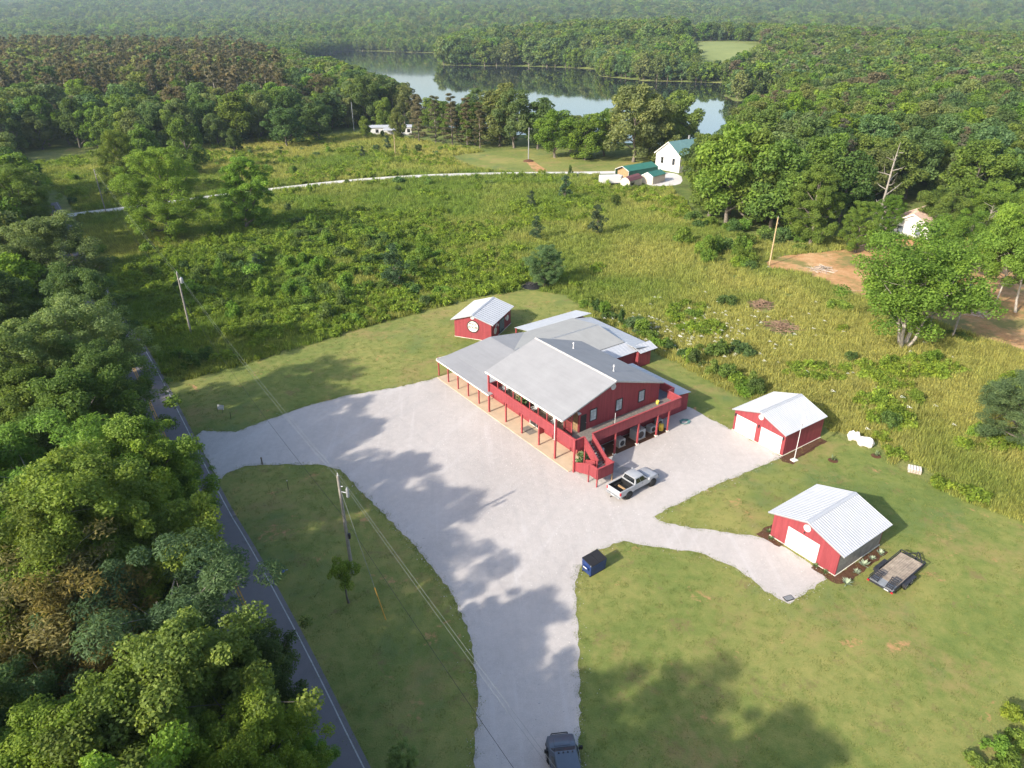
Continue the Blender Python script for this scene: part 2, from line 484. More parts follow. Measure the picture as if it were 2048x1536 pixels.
GRAVEL = [(-37.95, 71.87), (-37.62, 73.02), (-33.58, 72.77), (-31.23, 74.90), (-27.28, 78.67), (-21.57, 82.17), (-15.23, 84.43), (-10.59, 87.11), (-2, 93), (10, 95), (23.41, 77.57), (25.60, 74.31), (26.76, 72.76), (30.76, 66.81), (30.13, 66.61), (25.54, 63.76), (22.30, 61.90), (19.10, 59.68), (15.47, 57.17), (14.28, 56.20),
          (14.45, 55.49), (16.46, 54.70), (19.70, 53.93), (22.89, 53.24), (24.79, 52.42), (26.01, 51.14), (27.43, 48.76), (27.79, 47.16), (25.31, 45.51), (23.35, 44.23), (21.95, 45.83), (20.20, 48.86), (17.48, 50.76), (14.34, 51.40), (12.31, 51.91), (10.51, 52.56), (7.71, 50.94), (6.03, 48.79), (5.51, 46.94), (5.33, 43.68),
          (5.18, 39.45), (4.90, 34.86), (4.40, 29.61), (4.5, 20), (6.5, 8), (12, -4), (16.5, -12), (9, -3), (1.5, 6), (-2.0, 18), (-2.54, 29.63), (-2.59, 34.89), (-3.23, 40.49), (-5.47, 46.07), (-8.65, 50.95), (-12.19, 55.77), (-16.15, 60.83), (-19.08, 64.58), (-21.56, 65.68), (-26.06, 65.71), (-29.89, 65.43), (-31.28, 64.16), (-31.90, 62.55)]
gravel_lot = sheet("gravel_lot", wobble(GRAVEL, 0.5, 0.13, 11), 0.020, M_gravel, "pale crushed gravel parking lot and drive")

DRIVE = smooth_poly([(-116.04, 179.83), (-111.96, 182.96), (-103.52, 188.38), (-94.46, 195.30), (-85.97, 202.05), (-77.73, 207.20), (-69.31, 213.31), (-50.72, 224.98), (-27.99, 232.71), (-3.72, 235.71), (20.91, 236.17), (30.85, 236.87), (44.28, 238.40), (52.31, 233.12)], 2, False)
drive = strip("driveway", DRIVE, 2.0, -2.2, 0.03, M_drive, "white gravel driveway crossing the overgrown field", "structure")
YARD = smooth_poly([(-24.62, 269.95), (-11.92, 277.59), (7.38, 287.99), (20.04, 271.35), (33.66, 260.42), (49.42, 258.10), (51.41, 240.94), (43.99, 236.66), (28.82, 233.49), (7.80, 237.24), (-12.21, 241.98)], 2)
yard = sheet("mown_yard", YARD, 0.012, M_lawn, "mown grass yard beyond the white driveway")
sheet("house_apron", smooth_poly([(46.40, 241.02), (50.55, 236.56), (55.06, 233.08), (52.76, 219.57), (48.63, 215.18), (40.35, 215.31), (41.65, 232.45)], 1), 0.026, M_drive, "pale gravel apron beside the white house")
sheet("clay_patch", smooth_poly([(4.89, 258.87), (7.62, 260.87), (9.88, 248.98), (12.83, 238.91), (7.50, 238.12), (6.44, 249.04)], 2), 0.02, M_dirt, "worn clay patch at the driveway edge")
DIRT = smooth_poly([(50.96, 138.34), (56.71, 143.79), (63.84, 145.89), (72.23, 148.02), (83.82, 156.57), (93.57, 155.63), (102.42, 149.59), (112.04, 147.60), (105.69, 127.82), (85.81, 92.28), (78.32, 92.00), (76.36, 94.79), (73.76, 98.85), (71.71, 101.99), (69.30, 107.88), (66.30, 113.63), (63.01, 117.85), (61.11, 121.78), (59.79, 127.66), (56.90, 132.80), (51.52, 134.43)], 2)
sheet("dirt_track", wobble(DIRT, 0.8, 0.25, 8), 0.02, M_dirt, "orange clay track and bare yard among the trees")
# verge of the opening in the wood at the far end of the road
sheet("grass_verge", smooth_poly([(-177.13, 286.60), (-174.73, 296.56), (-134.39, 239.53), (-108.50, 198.56), (-106.99, 191.30), (-113.51, 184.61), (-139.93, 227.13)], 2), 0.012, M_lawn, "shaded grass verge at the far bend of the road")
# far pasture behind the lake
FIELD = [(195, 914), (215, 938), (246, 920), (268, 862), (256, 815), (232, 740), (222, 690), (170, 690), (180, 758), (187, 812), (190, 856)]
def draped(name, poly, mat, label, dz=0.4, n=26):
    xs = [q[0] for q in poly]; ys = [q[1] for q in poly]
    X = np.linspace(min(xs), max(xs), n); Y = np.linspace(min(ys), max(ys), n)
    XX, YY = np.meshgrid(X, Y); ZZ = terrain(XX, YY) + dz
    cx = (XX[:-1, :-1] + XX[1:, 1:]) / 2; cy = (YY[:-1, :-1] + YY[1:, 1:]) / 2
    ok = inside(poly, cx, cy)
    fs = [(j * n + i, j * n + i + 1, (j + 1) * n + i + 1, (j + 1) * n + i) for j in range(n - 1) for i in range(n - 1) if ok[j, i]]
    mb = MB(); mb.add(np.stack([XX, YY, ZZ], 2).reshape(-1, 3).tolist(), fs, 0, True)
    return tag(mb.build(name, mat), label, kind="structure")
draped("hay_field", smooth_poly(FIELD, 1), M_field, "pale green hay field cut into the far woods", 0.8, 60)


# ------------------------------------------------------------------ main red building (local x = along the front, local y = towards the back)
BX, BY, BYAW = -2.79, 77.46, R(-54.287)
main = empty("main_building", (BX, BY, 0), BYAW, "large two-storey red building with grey gable roof, balconies and switchback stair", "building")

def window(parent, axis, a, c0, c1, z0, z1, side, frame=M_dark, nx=2, nz=3, pane_mat=None, trim=0.09):
    """window on a wall whose outward direction is +/-axis at coordinate a; c0..c1 along the wall"""
    def B(mb, lo, hi, d0, d1, e0, e1):
        d0, d1 = sorted((a + side * d0, a + side * d1))
        if axis == 0: mb.box(d0, d1, lo, hi, e0, e1)
        else: mb.box(lo, hi, d0, d1, e0, e1)
    f = MB()
    B(f, c0 - trim, c0, 0.0, 0.06, z0 - trim, z1 + trim); B(f, c1, c1 + trim, 0.0, 0.06, z0 - trim, z1 + trim)
    B(f, c0, c1, 0.0, 0.06, z0 - trim, z0); B(f, c0, c1, 0.0, 0.06, z1, z1 + trim)
    w = f.build("window", frame, parent)
    g = MB(); B(g, c0, c1, 0.003, 0.02, z0, z1); g.build("pane", pane_mat or M_glass, w)
    mu = MB()
    for i in range(1, nx):
        x = c0 + (c1 - c0) * i / nx; B(mu, x - 0.018, x + 0.018, 0.021, 0.04, z0, z1)
    for i in range(1, nz):
        z = z0 + (z1 - z0) * i / nz; B(mu, c0, c1, 0.021, 0.038 if i != nz // 2 + 1 else 0.045, z - 0.018, z + 0.018)
    mu.build("glazing_bar", M_white if frame is M_white else M_steel, w)
    return w

def rib_roof(parent, name, e0, e1, r0, r1, mat, pitch=0.3, t=0.05, rib=0.034, rw=0.03):
    """one metal roof slope: e0,e1 eave corners, r0,r1 ridge corners (same order); standing ribs run eave to ridge"""
    e0, e1, r0, r1 = map(Vector, (e0, e1, r0, r1))
    mb = MB(); mb.slab(e0, e1, r1, r0, t)
    L = (e1 - e0).length; n = max(1, int(L / pitch))
    along = (e1 - e0).normalized()
    nrm = (e1 - e0).cross(r0 - e0).normalized()
    if nrm.z < 0: nrm = -nrm
    for i in range(n + 1):
        f = i / n
        a = e0.lerp(e1, f); b = r0.lerp(r1, f)
        h = along * rw
        mb.add([a - h, a + h, b + h, b - h, a - h * .5 + nrm * rib, a + h * .5 + nrm * rib, b + h * .5 + nrm * rib, b - h * .5 + nrm * rib],
               [(4, 5, 6, 7), (0, 1, 5, 4), (1, 2, 6, 5), (2, 3, 7, 6), (3, 0, 4, 7)])
    return mb.build(name, mat, parent)

def round_vent(parent, name, centre, axis, side, r, mat=M_white, slats=True):
    mb = MB()
    c = Vector(centre); ax = 'x' if axis == 0 else 'y'
    prof = [(r, 0.0), (r, side * 0.07), (r * 0.86, side * 0.075), (r * 0.84, side * 0.03)]
    mb.lathe(prof, 24, ax, c, smooth=False)
    o = mb.build(name, mat, parent)
    if slats:
        s = MB()
        for i in range(-3, 4):
            z = c.z + i * r * 0.23; w = math.sqrt(max(0.01, (r * 0.84) ** 2 - (z - c.z) ** 2))
            d0, d1 = sorted((side * 0.035, side * 0.06))
            if axis == 0: s.box(c.x + d0, c.x + d1, c.y - w, c.y + w, z - r * 0.08, z + r * 0.06)
            else: s.box(c.x - w, c.x + w, c.y + d0, c.y + d1, z - r * 0.08, z + r * 0.06)
        s.build("louvre", mat, o)
    return o

UW = 14.2      # gable wall plane
WALL = [  # name, outline boxes
    ("ground_floor_wall", (0.0, UW, 2.35, 15.0, 0.1, 3.0)),
    ("wing_wall", (-11.9, -0.003, 2.35, 14.2, 0.1, 2.98)),
    ("upper_back_wall", (0.3, UW - 0.2, 14.85, 15.05, 3.0, 5.9)),
]
for nm, bxx in WALL:
    MB().box(*bxx).build("wall", M_red, main)
# upper gable wall (pentagon) and the front wall of the upper storey
g = MB(); g.extr([(2.4, 3.003), (15.1, 3.003), (15.1, 5.86), (7.15, 8.33), (2.4, 6.84)], 0, UW - 0.2, UW)
g.build("wall", M_red, main)
g = MB(); g.extr([(2.4, 3.003), (15.0, 3.003), (15.0, 5.84), (7.15, 8.31), (2.4, 6.8)], 0, 0.3, 0.5); g.build("wall", M_red, main)
MB().box(0.5, UW - 0.2, 2.4, 2.6, 3.003, 6.85).build("wall", M_tan, main)["label"] = "tan inner wall of the front balcony"
# main roof
rf = MB()
rf.slab((0.0, -0.61, 5.97), (14.9, -0.61, 5.97), (14.9, 7.15, 8.45), (0.0, 7.15, 8.45), 0.14)
main_roof = rf.build("roof", M_shingle, main)
rb = MB(); rb.slab((0.0, 7.152, 8.45), (14.9, 7.152, 8.45), (14.9, 14.95, 5.97), (0.0, 14.95, 5.97), 0.14)
rb.build("roof", M_shingle, main)
c = MB()
for i in range(30):
    u0 = i * 14.9 / 30; u1 = u0 + 14.9 / 30 + 0.02; j = 0.006 * (i % 3)
    c.add([(u0, 6.93, 8.40 + j), (u1, 6.93, 8.40 + j), (u1, 7.15, 8.49 + j), (u0, 7.15, 8.49 + j), (u0, 7.37, 8.40 + j), (u1, 7.37, 8.40 + j)], [(0, 1, 2, 3), (3, 2, 5, 4)])
c.build("ridge_cap", M_cap, main_roof)
f = MB(); f.box(0.0, 14.9, -0.66, -0.615, 5.78, 5.96); f.build("fascia", M_cream, main_roof)
# gable rake boards
rk = MB()
rk.extr([(-0.6, 5.80), (7.15, 8.28), (7.15, 8.46), (-0.6, 5.98)], 0, 14.903, 14.95); rk.extr([(7.152, 8.28), (14.94, 5.80), (14.94, 5.98), (7.152, 8.46)], 0, 14.903, 14.95)
rk.build("rake_board", M_steel, main_roof)
# vent pipes
for (u, v) in ((3.6, 10.4), (11.7, 9.7)):
    z = 8.45 - (v - 7.15) * 0.318
    vp = MB(); vp.tube((u, v, z - 0.1), (u, v, z + 0.75), 0.055, n=10); vp.tube((u, v, z + 0.62), (u, v, z + 0.82), 0.12, 0.09, n=10); vp.lathe([(0.15, z - 0.02), (0.07, z + 0.1)], 12, 'z', (u, v, 0))
    vp.build("vent_pipe", M_white, main_roof)

# wing roof (low gable) and rear block roof
w = MB(); w.slab((-12.1, -0.65, 2.95), (0.75, -0.65, 2.95), (0.75, 1.9, 3.22), (-12.1, 1.9, 3.22), 0.1)
wing_roof = w.build("roof", M_shingle, main)
w = MB(); w.slab((-12.1, 1.9, 3.235), (0.28, 1.9, 3.235), (0.28, 8.3, 4.05), (-12.1, 8.3, 4.05), 0.1); w.build("roof", M_shingle, main)
# back slope of the wing dies into the left slope of the rear block
w = MB(); w.slab((-12.1, 8.303, 4.05), (-6.4, 8.303, 4.05), (-6.4, 8.35, 4.045), (-12.1, 14.4, 3.262), 0.1); w.build("roof", M_shingle, main)
f = MB(); f.box(-12.1, 0.7, -0.70, -0.655, 2.80, 2.955); f.build("fascia", M_cream, wing_roof)
f = MB(); f.box(-12.15, -12.105, -0.65, 1.9, 2.88, 3.1); f.build("fascia", M_cream, wing_roof)
# rear block: ridge along local y at x = -6.4
MB().box(-11.9, -0.95, 14.2, 23.6, 0.1, 3.1).build("wall", M_red, main)
w = MB(); w.slab((-12.1, 14.4, 3.26), (-6.4, 8.35, 4.05), (-6.4, 23.8, 4.05), (-12.1, 23.8, 3.26), 0.1); w.build("roof", M_shingle2, main)
w = MB(); w.slab((-6.397, 8.35, 4.05), (-0.7, 8.35, 3.26), (-0.7, 23.8, 3.26), (-6.397, 23.8, 4.05), 0.1); rear_roof = w.build("roof", M_shingle2, main)
c = MB(); c.add([(-6.6, 8.4, 4.03), (-6.6, 23.8, 4.03), (-6.4, 23.8, 4.10), (-6.4, 8.4, 4.10), (-6.2, 23.8, 4.03), (-6.2, 8.4, 4.03)], [(0, 1, 2, 3), (3, 2, 4, 5)]); c.build("ridge_cap", M_steel, rear_roof)
g = MB(); g.extr([(-12.0, 3.0), (-0.8, 3.0), (-0.8, 3.15), (-6.4, 3.94), (-12.0, 3.15)], 1, 23.6, 23.75); g.build("gable_panel", M_red, main)
# white metal lean-to roofs round the rear block
rib_roof(main, "lean_to_roof", (-15.8, 15.3, 2.5), (-15.8, 27.6, 2.5), (-12.1, 15.3, 3.14), (-12.1, 27.6, 3.14), M_white_metal, 0.6, 0.04, 0.02)
rib_roof(main, "lean_to_roof", (1.55, 27.6, 2.49), (-12.1, 27.6, 2.49), (1.55, 23.82, 3.12), (-12.1, 23.82, 3.12), M_white_metal, 0.6, 0.04, 0.02)
rib_roof(main, "lean_to_roof", (1.55, 15.5, 2.52), (1.55, 24.2, 2.52), (-0.7, 15.5, 3.14), (-0.7, 24.2, 3.14), M_white_metal, 0.6, 0.04, 0.02)
rib_roof(main, "lean_to_roof", (2.25, 24.21, 2.42), (2.25, 27.58, 2.42), (0.6, 24.21, 2.98), (0.6, 27.58, 2.98), M_white_metal, 0.6, 0.04, 0.02)
MB().box(-0.9, 1.25, 15.6, 24.15, 0.1, 2.5).build("wall", M_red, main)
MB().box(0.2, 1.92, 24.16, 26.6, 0.1, 2.38).build("wall", M_red, main)
MB().box(-15.6, 0.15, 25.2, 26.9, 0.1, 2.4).build("wall", M_red, main)
for v in (15.5, 18.5, 21.5, 24.5, 27.3):
    MB().box(-15.7, -15.55, v - 0.07, v + 0.07, 0, 2.42).build("post", M_redpaint, main)
# roof-mounted white fan box in the valley
fb = MB(); fb.box(-0.05, 0.55, -0.3, 0.3, 0.0, 0.28); fb.box(0.1, 0.4, -0.5, -0.3, 0.05, 0.12)
fan = fb.build("roof_vent_box", M_white, main, (-5.2, 7.1, 3.98), (0, 0, 0.3), 0.03)

# lower lean-to at the back right
MB().box(4.2, 14.2, 15.06, 20.7, 0.05, 2.46).build("wall", M_red, main)
rib_roof(main, "lean_to_roof", (4.0, 20.95, 2.5), (14.35, 20.95, 2.5), (4.0, 17.62, 2.92), (14.35, 17.62, 2.92), M_white_metal, 0.6, 0.04, 0.02)

# balconies and decks
DZ = 3.1
d = MB(); d.box(0.05, 16.45, 0.05, 2.38, DZ - 0.2, DZ); d.box(UW + 0.003, 16.45, 2.383, 16.45, DZ - 0.2, DZ); d.build("deck_floor", M_deck, main)
d = MB(); d.box(4.3, UW + 0.0, 15.12, 17.5, DZ - 0.19, DZ - 0.01); d.box(UW + 0.003, 14.4, 16.46, 17.5, DZ - 0.19, DZ - 0.01); d.build("deck_floor", M_deckpaint, main)
lines = MB()
for i in range(14):
    u = UW + 0.1 + i * 0.16
    lines.box(u, u + 0.012, 2.6, 16.4, DZ + 0.001, DZ + 0.004)
lines.build("board_joint", M_dark, main)
RT = 4.13      # rail top
def rail(p0, p1, z0a, z0b, top0=None, top1=None):
    """solid siding parapet between two plan points; z0 = bottom at each end"""
    a = Vector(p0); b = Vector(p1); t = (b - a).normalized(); n = Vector((-t.y, t.x)) * 0.05
    ta = RT if top0 is None else top0; tb = RT if top1 is None else top1
    mb = MB()
    q = [a - n, b - n, b + n, a + n]
    zz0 = [z0a, z0b, z0b, z0a]; zz1 = [ta - .04, tb - .04, tb - .04, ta - .04]
    mb.hexa([(p.x, p.y, z) for p, z in zip(q, zz0)] + [(p.x, p.y, z) for p, z in zip(q, zz1)])
    o = mb.build("railing", M_red, main)
    n2 = n * 1.8; q = [a - n2 - t * .04, b - n2 + t * .04, b + n2 + t * .04, a + n2 - t * .04]
    cap = MB(); cap.hexa([(p.x, p.y, z) for p, z in zip(q, [ta - .038, tb - .038, tb - .038, ta - .038])] + [(p.x, p.y, z) for p, z in zip(q, [ta + .012, tb + .012, tb + .012, ta + .012])])
    cap.build("top_rail", M_redpaint, o)
    return o
rail((0.0, 0.0), (16.5, 0.0), 2.86, 2.86)
rail((0.0, 0.09), (0.0, 2.35), 2.86, 2.86)
rail((16.5, 0.09), (16.5, 1.17), 2.86, 2.86)
rail((16.5, 2.38), (16.5, 16.5), 2.86, 2.86)
rail((16.41, 16.5), (14.4, 16.5), 2.86, 2.86)
rail((14.4, 16.59), (14.4, 17.6), 2.86, 2.86)
rail((14.31, 17.6), (4.3, 17.6), 2.86, 2.86)
# stair: upper flight, landing, lower flight doubling back
LZ = 1.25
LT = 2.33
rail((16.59, 1.2), (18.85, 1.2), 2.75, 0.95, RT, LT)
rail((16.59, 2.35), (18.85, 2.35), 2.75, 0.95, RT, LT)
rail((18.94, 2.3), (20.1, 2.3), 0.95, 0.95, LT, LT)
rail((20.1, 2.21), (20.1, 0.05), 0.95, 0.95, LT, LT)
rail((20.01, 0.05), (18.85, 0.05), 0.95, 0.95, LT, LT)
rail((18.76, 0.05), (16.55, 0.05), 0.85, 0.12, LT - .02, 1.22)
rail((18.6, 1.08), (17.1, 1.08), 0.8, 0.25, 2.2, 1.45)
MB().box(18.85, 20.05, 0.1, 2.25, LZ - 0.16, LZ).build("landing", M_deck, main)
for i in range(9):
    f0 = i / 9.0; u = 16.52 + f0 * 2.33; z = DZ - (i + 1) * (DZ - LZ) / 10
    st = MB(); st.box(u, u + 0.30, 1.26, 2.29, z - 0.05, z); st.build("stair_tread", M_deck, main)
for i in range(6):
    u = 18.83 - i * 0.33; z = LZ - (i + 1) * LZ / 7
    st = MB(); st.box(u - 0.34, u, 0.12, 1.02, z - 0.05, z); st.build("stair_tread", M_deck, main)
# posts
def post(u, v, z0, z1, s=0.075, mat=M_redpaint, foot=False):
    o = MB().box(u - s, u + s, v - s, v + s, z0, z1).build("post", mat, main)
    if foot:
        MB().box(u - .17, u + .17, v - .17, v + .17, 0.01, 0.16).build("post_footing", M_cream, o)
    return o
for i in range(5):
    u = 3.31 * i
    if i in (0, 4): post(u, -0.13, 0.1, 5.84, 0.1)
    else: post(u, 0.13, 0.1, 2.86, 0.085)
post(16.5, -0.13, 0.0, RT, 0.09)
for i in range(5): post(-2.54 * (i + 1), 0.0, 0.1, 2.88, 0.075)
for i in range(1, 9): post(1.62 * i, 0.14, DZ, 5.9, 0.05)
for v in (5.95, 9.58, 12.73, 14.64): post(16.5, v, 0.0, 2.84, 0.085, foot=True)
for (u, v) in ((20.1, 0.05), (18.85, -0.03)): post(u - 0.02, v, 0, 0.93, 0.06)
post(20.05, 2.25, 0, 0.93, 0.06, M_tan)
post(16.62, 1.28, 0.0, 2.7, 0.06)
# concrete porch slab under the balcony and wing
slab_ = MB().box(-12.3, 16.2, -0.55, 2.36, 0.0, 0.1).build("porch_slab", M_concrete, main)
MB().box(-14.5, -12.0, 8.0, 20.0, 0.02, 0.09).build("porch_slab", M_concrete, main)["label"] = "concrete walk beside the rear block"
sm = MB(); sm.poly([(14.25, 2.4, 0.034), (16.6, 2.4, 0.034), (16.6, 15.0, 0.034), (14.25, 15.0, 0.034)]); sm.build("earth_bed", M_soil, main)
# gable windows, door, vent
for v0 in (4.05, 8.0, 11.65): window(main, 0, UW, v0, v0 + 0.88, 4.02, 5.38, 1, M_dark, 2, 4, glass("pane_glass_%d" % int(v0), (0.34, 0.37, 0.38), 0.25))
dr = MB().box(UW, UW + 0.05, 2.62, 3.45, DZ + 0.01, DZ + 2.08).build("door", M_dark, main)
MB().lathe([(0.02, 0), (0.04, 0.04), (0.03, 0.07)], 10, 'x', (UW + 0.05, 3.36, DZ + 1.0)).build("handle", M_steel, dr)
round_vent(main, "gable_vent", (UW, 7.35, 7.35), 0, 1, 0.36)
fl = MB(); fl.box(UW, UW + 0.14, 2.05, 2.35, 5.62, 5.78); fl.tube((UW + 0.16, 2.1, 5.7), (UW + 0.3, 2.1, 5.62), 0.09, 0.12, 10); fl.tube((UW + 0.16, 2.3, 5.7), (UW + 0.3, 2.3, 5.62), 0.09, 0.12, 10)
fl.build("flood_light", M_white, main)
# picket gate at the end of the balcony
gt = MB(); gt.box(12.98, 14.2, 1.30, 1.36, DZ + 1.55, DZ + 1.65); gt.box(12.98, 14.2, 1.30, 1.36, DZ + 0.3, DZ + 0.4)
for i in range(9): gt.box(13.02 + i * 0.14, 13.06 + i * 0.14, 1.29, 1.37, DZ + 0.1, DZ + 2.2)
gt.build("picket_screen", M_redpaint, main)
post(12.95, 1.33, DZ, 6.2, 0.06); post(14.25, 1.33, DZ, 6.3, 0.06); post(14.22, 2.42, DZ, 6.4, 0.06)
# entrance door under the balcony, mat and low planter
ed = MB(); ed.box(5.3, 7.9, 2.29, 2.347, 0.1, 2.25); entrance = ed.build("entrance_frame", M_white, main)
for k in range(2): MB().box(5.42 + k * 1.22, 6.56 + k * 1.22, 2.27, 2.288, 0.2, 2.15).build("door", M_dark, entrance)
ew = MB(); ew.box(8.0, 8.12, 1.5, 2.34, 0.1, 1.0); ew.build("low_wall", M_red, main)
for u in (-9.6, -6.2, -3.2, 2.2, 10.6): window(main, 1, 2.35, u, u + 0.9, 1.0, 2.1, -1, M_white, 2, 2)
for u in (1.6, 4.6, 8.6, 11.2): window(main, 1, 2.4, u, u + 0.95, 4.0, 5.4, -1, M_white, 2, 2)
# drain pipe at the near tall post, white down-light
dp = MB(); dp.tube((13.24, -0.28, 2.6), (13.24, -0.28, 5.7), 0.05, n=10); dp.build("drain_pipe", M_white, main)

# ------------------------------------------------------------------ outbuildings
def gable_shed(name, label, o, yaw, W, L, os_, of, ob, ze, zr, wall, roof_mat, rib=0.30, cat="shed", cap=None, block_side=False, wh=None):
    t = empty(name, (o[0], o[1], 0), yaw, label, cat)
    sl = (zr - ze) / (W / 2 + os_)
    we = ze + sl * os_ - 0.07          # wall height at the eave line
    wr = zr - 0.07
    th = 0.12
    g = MB(); g.extr([(0, 0.06), (W, 0.06), (W, we), (W / 2, wr), (0, we)], 1, 0, th); g.build("wall", wall, t)
    g = MB(); g.extr([(0, 0.06), (W, 0.06), (W, we), (W / 2, wr), (0, we)], 1, L - th, L); g.build("wall", wall, t)
    MB().box(0, th, th + .002, L - th - .002, 0.06, we).build("wall", wall, t)
    o2 = MB().box(W - th, W, th + .002, L - th - .002, 0.06, we).build("wall", M_block if block_side else wall, t)
    if block_side: o2["label"] = "grey weathered block side wall"
    MB().box(-0.06, W + 0.06, -0.06, L + 0.06, 0.0, 0.058).build("foundation", M_cream, t)
    r1 = rib_roof(t, "roof", (-os_, -of, ze), (-os_, L + ob, ze), (W / 2 - .002, -of, zr), (W / 2 - .002, L + ob, zr), roof_mat, rib)
    rib_roof(t, "roof", (W + os_, -of, ze), (W + os_, L + ob, ze), (W / 2 + .002, -of, zr), (W / 2 + .002, L + ob, zr), roof_mat, rib)
    c = MB(); k = 0.22
    c.add([(W / 2 - k, -of - .01, zr - sl * k + .05), (W / 2 - k, L + ob + .01, zr - sl * k + .05), (W / 2, L + ob + .01, zr + .06), (W / 2, -of - .01, zr + .06), (W / 2 + k, L + ob + .01, zr - sl * k + .05), (W / 2 + k, -of - .01, zr - sl * k + .05)], [(0, 1, 2, 3), (3, 2, 4, 5)])
    c.build("ridge_cap", cap or M_white_metal, r1)
    # barge boards on the front
    bb = MB()
    bb.extr([(-os_, ze - .14), (W / 2, zr - .14), (W / 2, zr - .052), (-os_, ze - .052)], 1, -of - .03, -of - .002)
    bb.extr([(W / 2 + .001, zr - .14), (W + os_, ze - .14), (W + os_, ze - .052), (W / 2 + .001, zr - .052)], 1, -of - .03, -of - .002)
    bb.build("barge_board", M_steel, r1)
    return t, we, wr

def garage_door(t, x0, x1, z1, panels=4):
    f = MB(); f.box(x0 - .08, x0, -.035, -.002, .06, z1 + .08); f.box(x1, x1 + .08, -.035, -.002, .06, z1 + .08); f.box(x0, x1, -.035, -.002, z1, z1 + .08)
    d = f.build("garage_door", M_white, t)
    for i in range(panels):
        a = .07 + (z1 - .07) * i / panels; b = .07 + (z1 - .07) * (i + 1) / panels - .018
        p = MB(); p.box(x0, x1, -.02, -.004, a, b)
        k = 4
        for j in range(k):
            u0 = x0 + (x1 - x0) * (j + .12) / k; u1 = x0 + (x1 - x0) * (j + .88) / k
            p.box(u0, u1, -.03, -.0205, a + .1, b - .1)
        p.build("door_panel", M_white, d)
    return d

m, nt, p = new_mat("weathered_block_wall")
br = nt.nodes.new("ShaderNodeTexBrick"); br.inputs["Scale"].default_value = 1.0
br.inputs["Brick Width"].default_value = 0.4; br.inputs["Row Height"].default_value = 0.2; br.inputs["Mortar Size"].default_value = 0.012
mp = nt.nodes.new("ShaderNodeMapping"); tc = nt.nodes.new("ShaderNodeTexCoord"); mp.inputs["Rotation"].default_value = (R(90), 0, R(90))
sx = nt.nodes.new("ShaderNodeSeparateXYZ"); cx = nt.nodes.new("ShaderNodeCombineXYZ")
nt.links.new(tc.outputs["Object"], sx.inputs[0]); nt.links.new(sx.outputs[1], cx.inputs[0]); nt.links.new(sx.outputs[2], cx.inputs[1]); nt.links.new(cx.outputs[0], br.inputs["Vector"])
br.inputs["Color1"].default_value = (0.27, 0.24, 0.20, 1); br.inputs["Color2"].default_value = (0.33, 0.30, 0.26, 1); br.inputs["Mortar"].default_value = (0.20, 0.18, 0.15, 1)
o = mix(nt, ramp(nt, [(0.4, (0, 0, 0)), (0.7, (1, 1, 1))], noise(nt, tc.outputs["Object"], 1.4, 6)), br.outputs[0], (0.20, 0.175, 0.14))
nt.links.new(o, p.inputs["Base Color"]); p.inputs["Roughness"].default_value = 0.9
M_block = m

garage, we, wr = gable_shed("two_door_garage", "red garage with two white roller doors and white ribbed roof", (26.75, 73.03), R(-55.73), 7.15, 7.11, 0.21, 0.33, 0.21, 2.88, 4.19, M_red, M_white_metal, cat="garage")
garage_door(garage, 0.42, 3.12, 2.2); garage_door(garage, 3.95, 6.68, 2.2)
round_vent(garage, "gable_vent", (3.62, 0.0, 3.42), 1, -1, 0.33)
for x in (0.2, 3.54, 6.9):
    l = MB(); l.box(x - .07, x + .07, -.14, -.002, 2.12, 2.36); l.lathe([(0.05, 2.0), (0.09, 2.12)], 8, 'z', (x, -.08, 0)); l.build("wall_lamp", M_dark, garage)
shed, we, wr = gable_shed("one_door_shed", "red shed with single wide white door and white ribbed roof beside the utility trailer", (24.83, 53.25), R(-54.85), 6.83, 7.21, 0.52, 0.23, 0.24, 2.61, 3.93, M_red, M_white_metal, block_side=True)
garage_door(shed, 1.72, 4.82, 2.12, 4)
round_vent(shed, "gable_vent", (3.42, 0.0, 3.13), 1, -1, 0.36)
l = MB(); l.box(3.2, 3.3, -.1, -.002, 2.45, 2.6); l.build("wall_lamp", M_dark, shed)
pool, we, wr = gable_shed("sign_shed", "small red shed with big round cream sign and plain white roof behind the main building", (-8.99, 101.78), R(-21.68), 6.26, 8.1, 0.46, 0.33, 0.3, 2.92, 4.06, M_red, M_white_metal, rib=0.6, cap=M_white_metal)
round_vent(pool, "gable_vent", (3.13, 0.0, 3.62), 1, -1, 0.34)
sg = MB(); sg.lathe([(1.02, 0.0), (1.02, -0.06), (0.88, -0.065), (0.86, -0.045)], 36, 'y', (3.2, 0, 2.1), smooth=False); sign = sg.build("round_sign", M_dark, pool)
sg = MB(); sg.lathe([(0.87, -0.04), (0.87, -0.05)], 36, 'y', (3.2, 0, 2.1), smooth=False); sg.build("sign_face", M_cream, sign)
M_letter = paint("sign_lettering", (0.06, 0.05, 0.04), 0.6, 0.1, 3.0)
for txt, z, sz in (("POOL", 2.33, 0.50), ("ROOM", 1.80, 0.52), ("8", 1.42, 0.24)):
    cu = bpy.data.curves.new("lettering", 'FONT'); cu.body = txt; cu.size = sz; cu.align_x = 'CENTER'; cu.extrude = 0.004; cu.offset = 0.012
    cu.materials.append(M_letter)
    tmp = bpy.data.objects.new("lettering_curve", cu); me_ = bpy.data.meshes.new_from_object(tmp); bpy.data.objects.remove(tmp)
    to = bpy.data.objects.new("lettering", me_); COL.objects.link(to); to.parent = sign
    to.location = (3.2, -0.056, z); to.rotation_euler = (R(90), 0, 0)
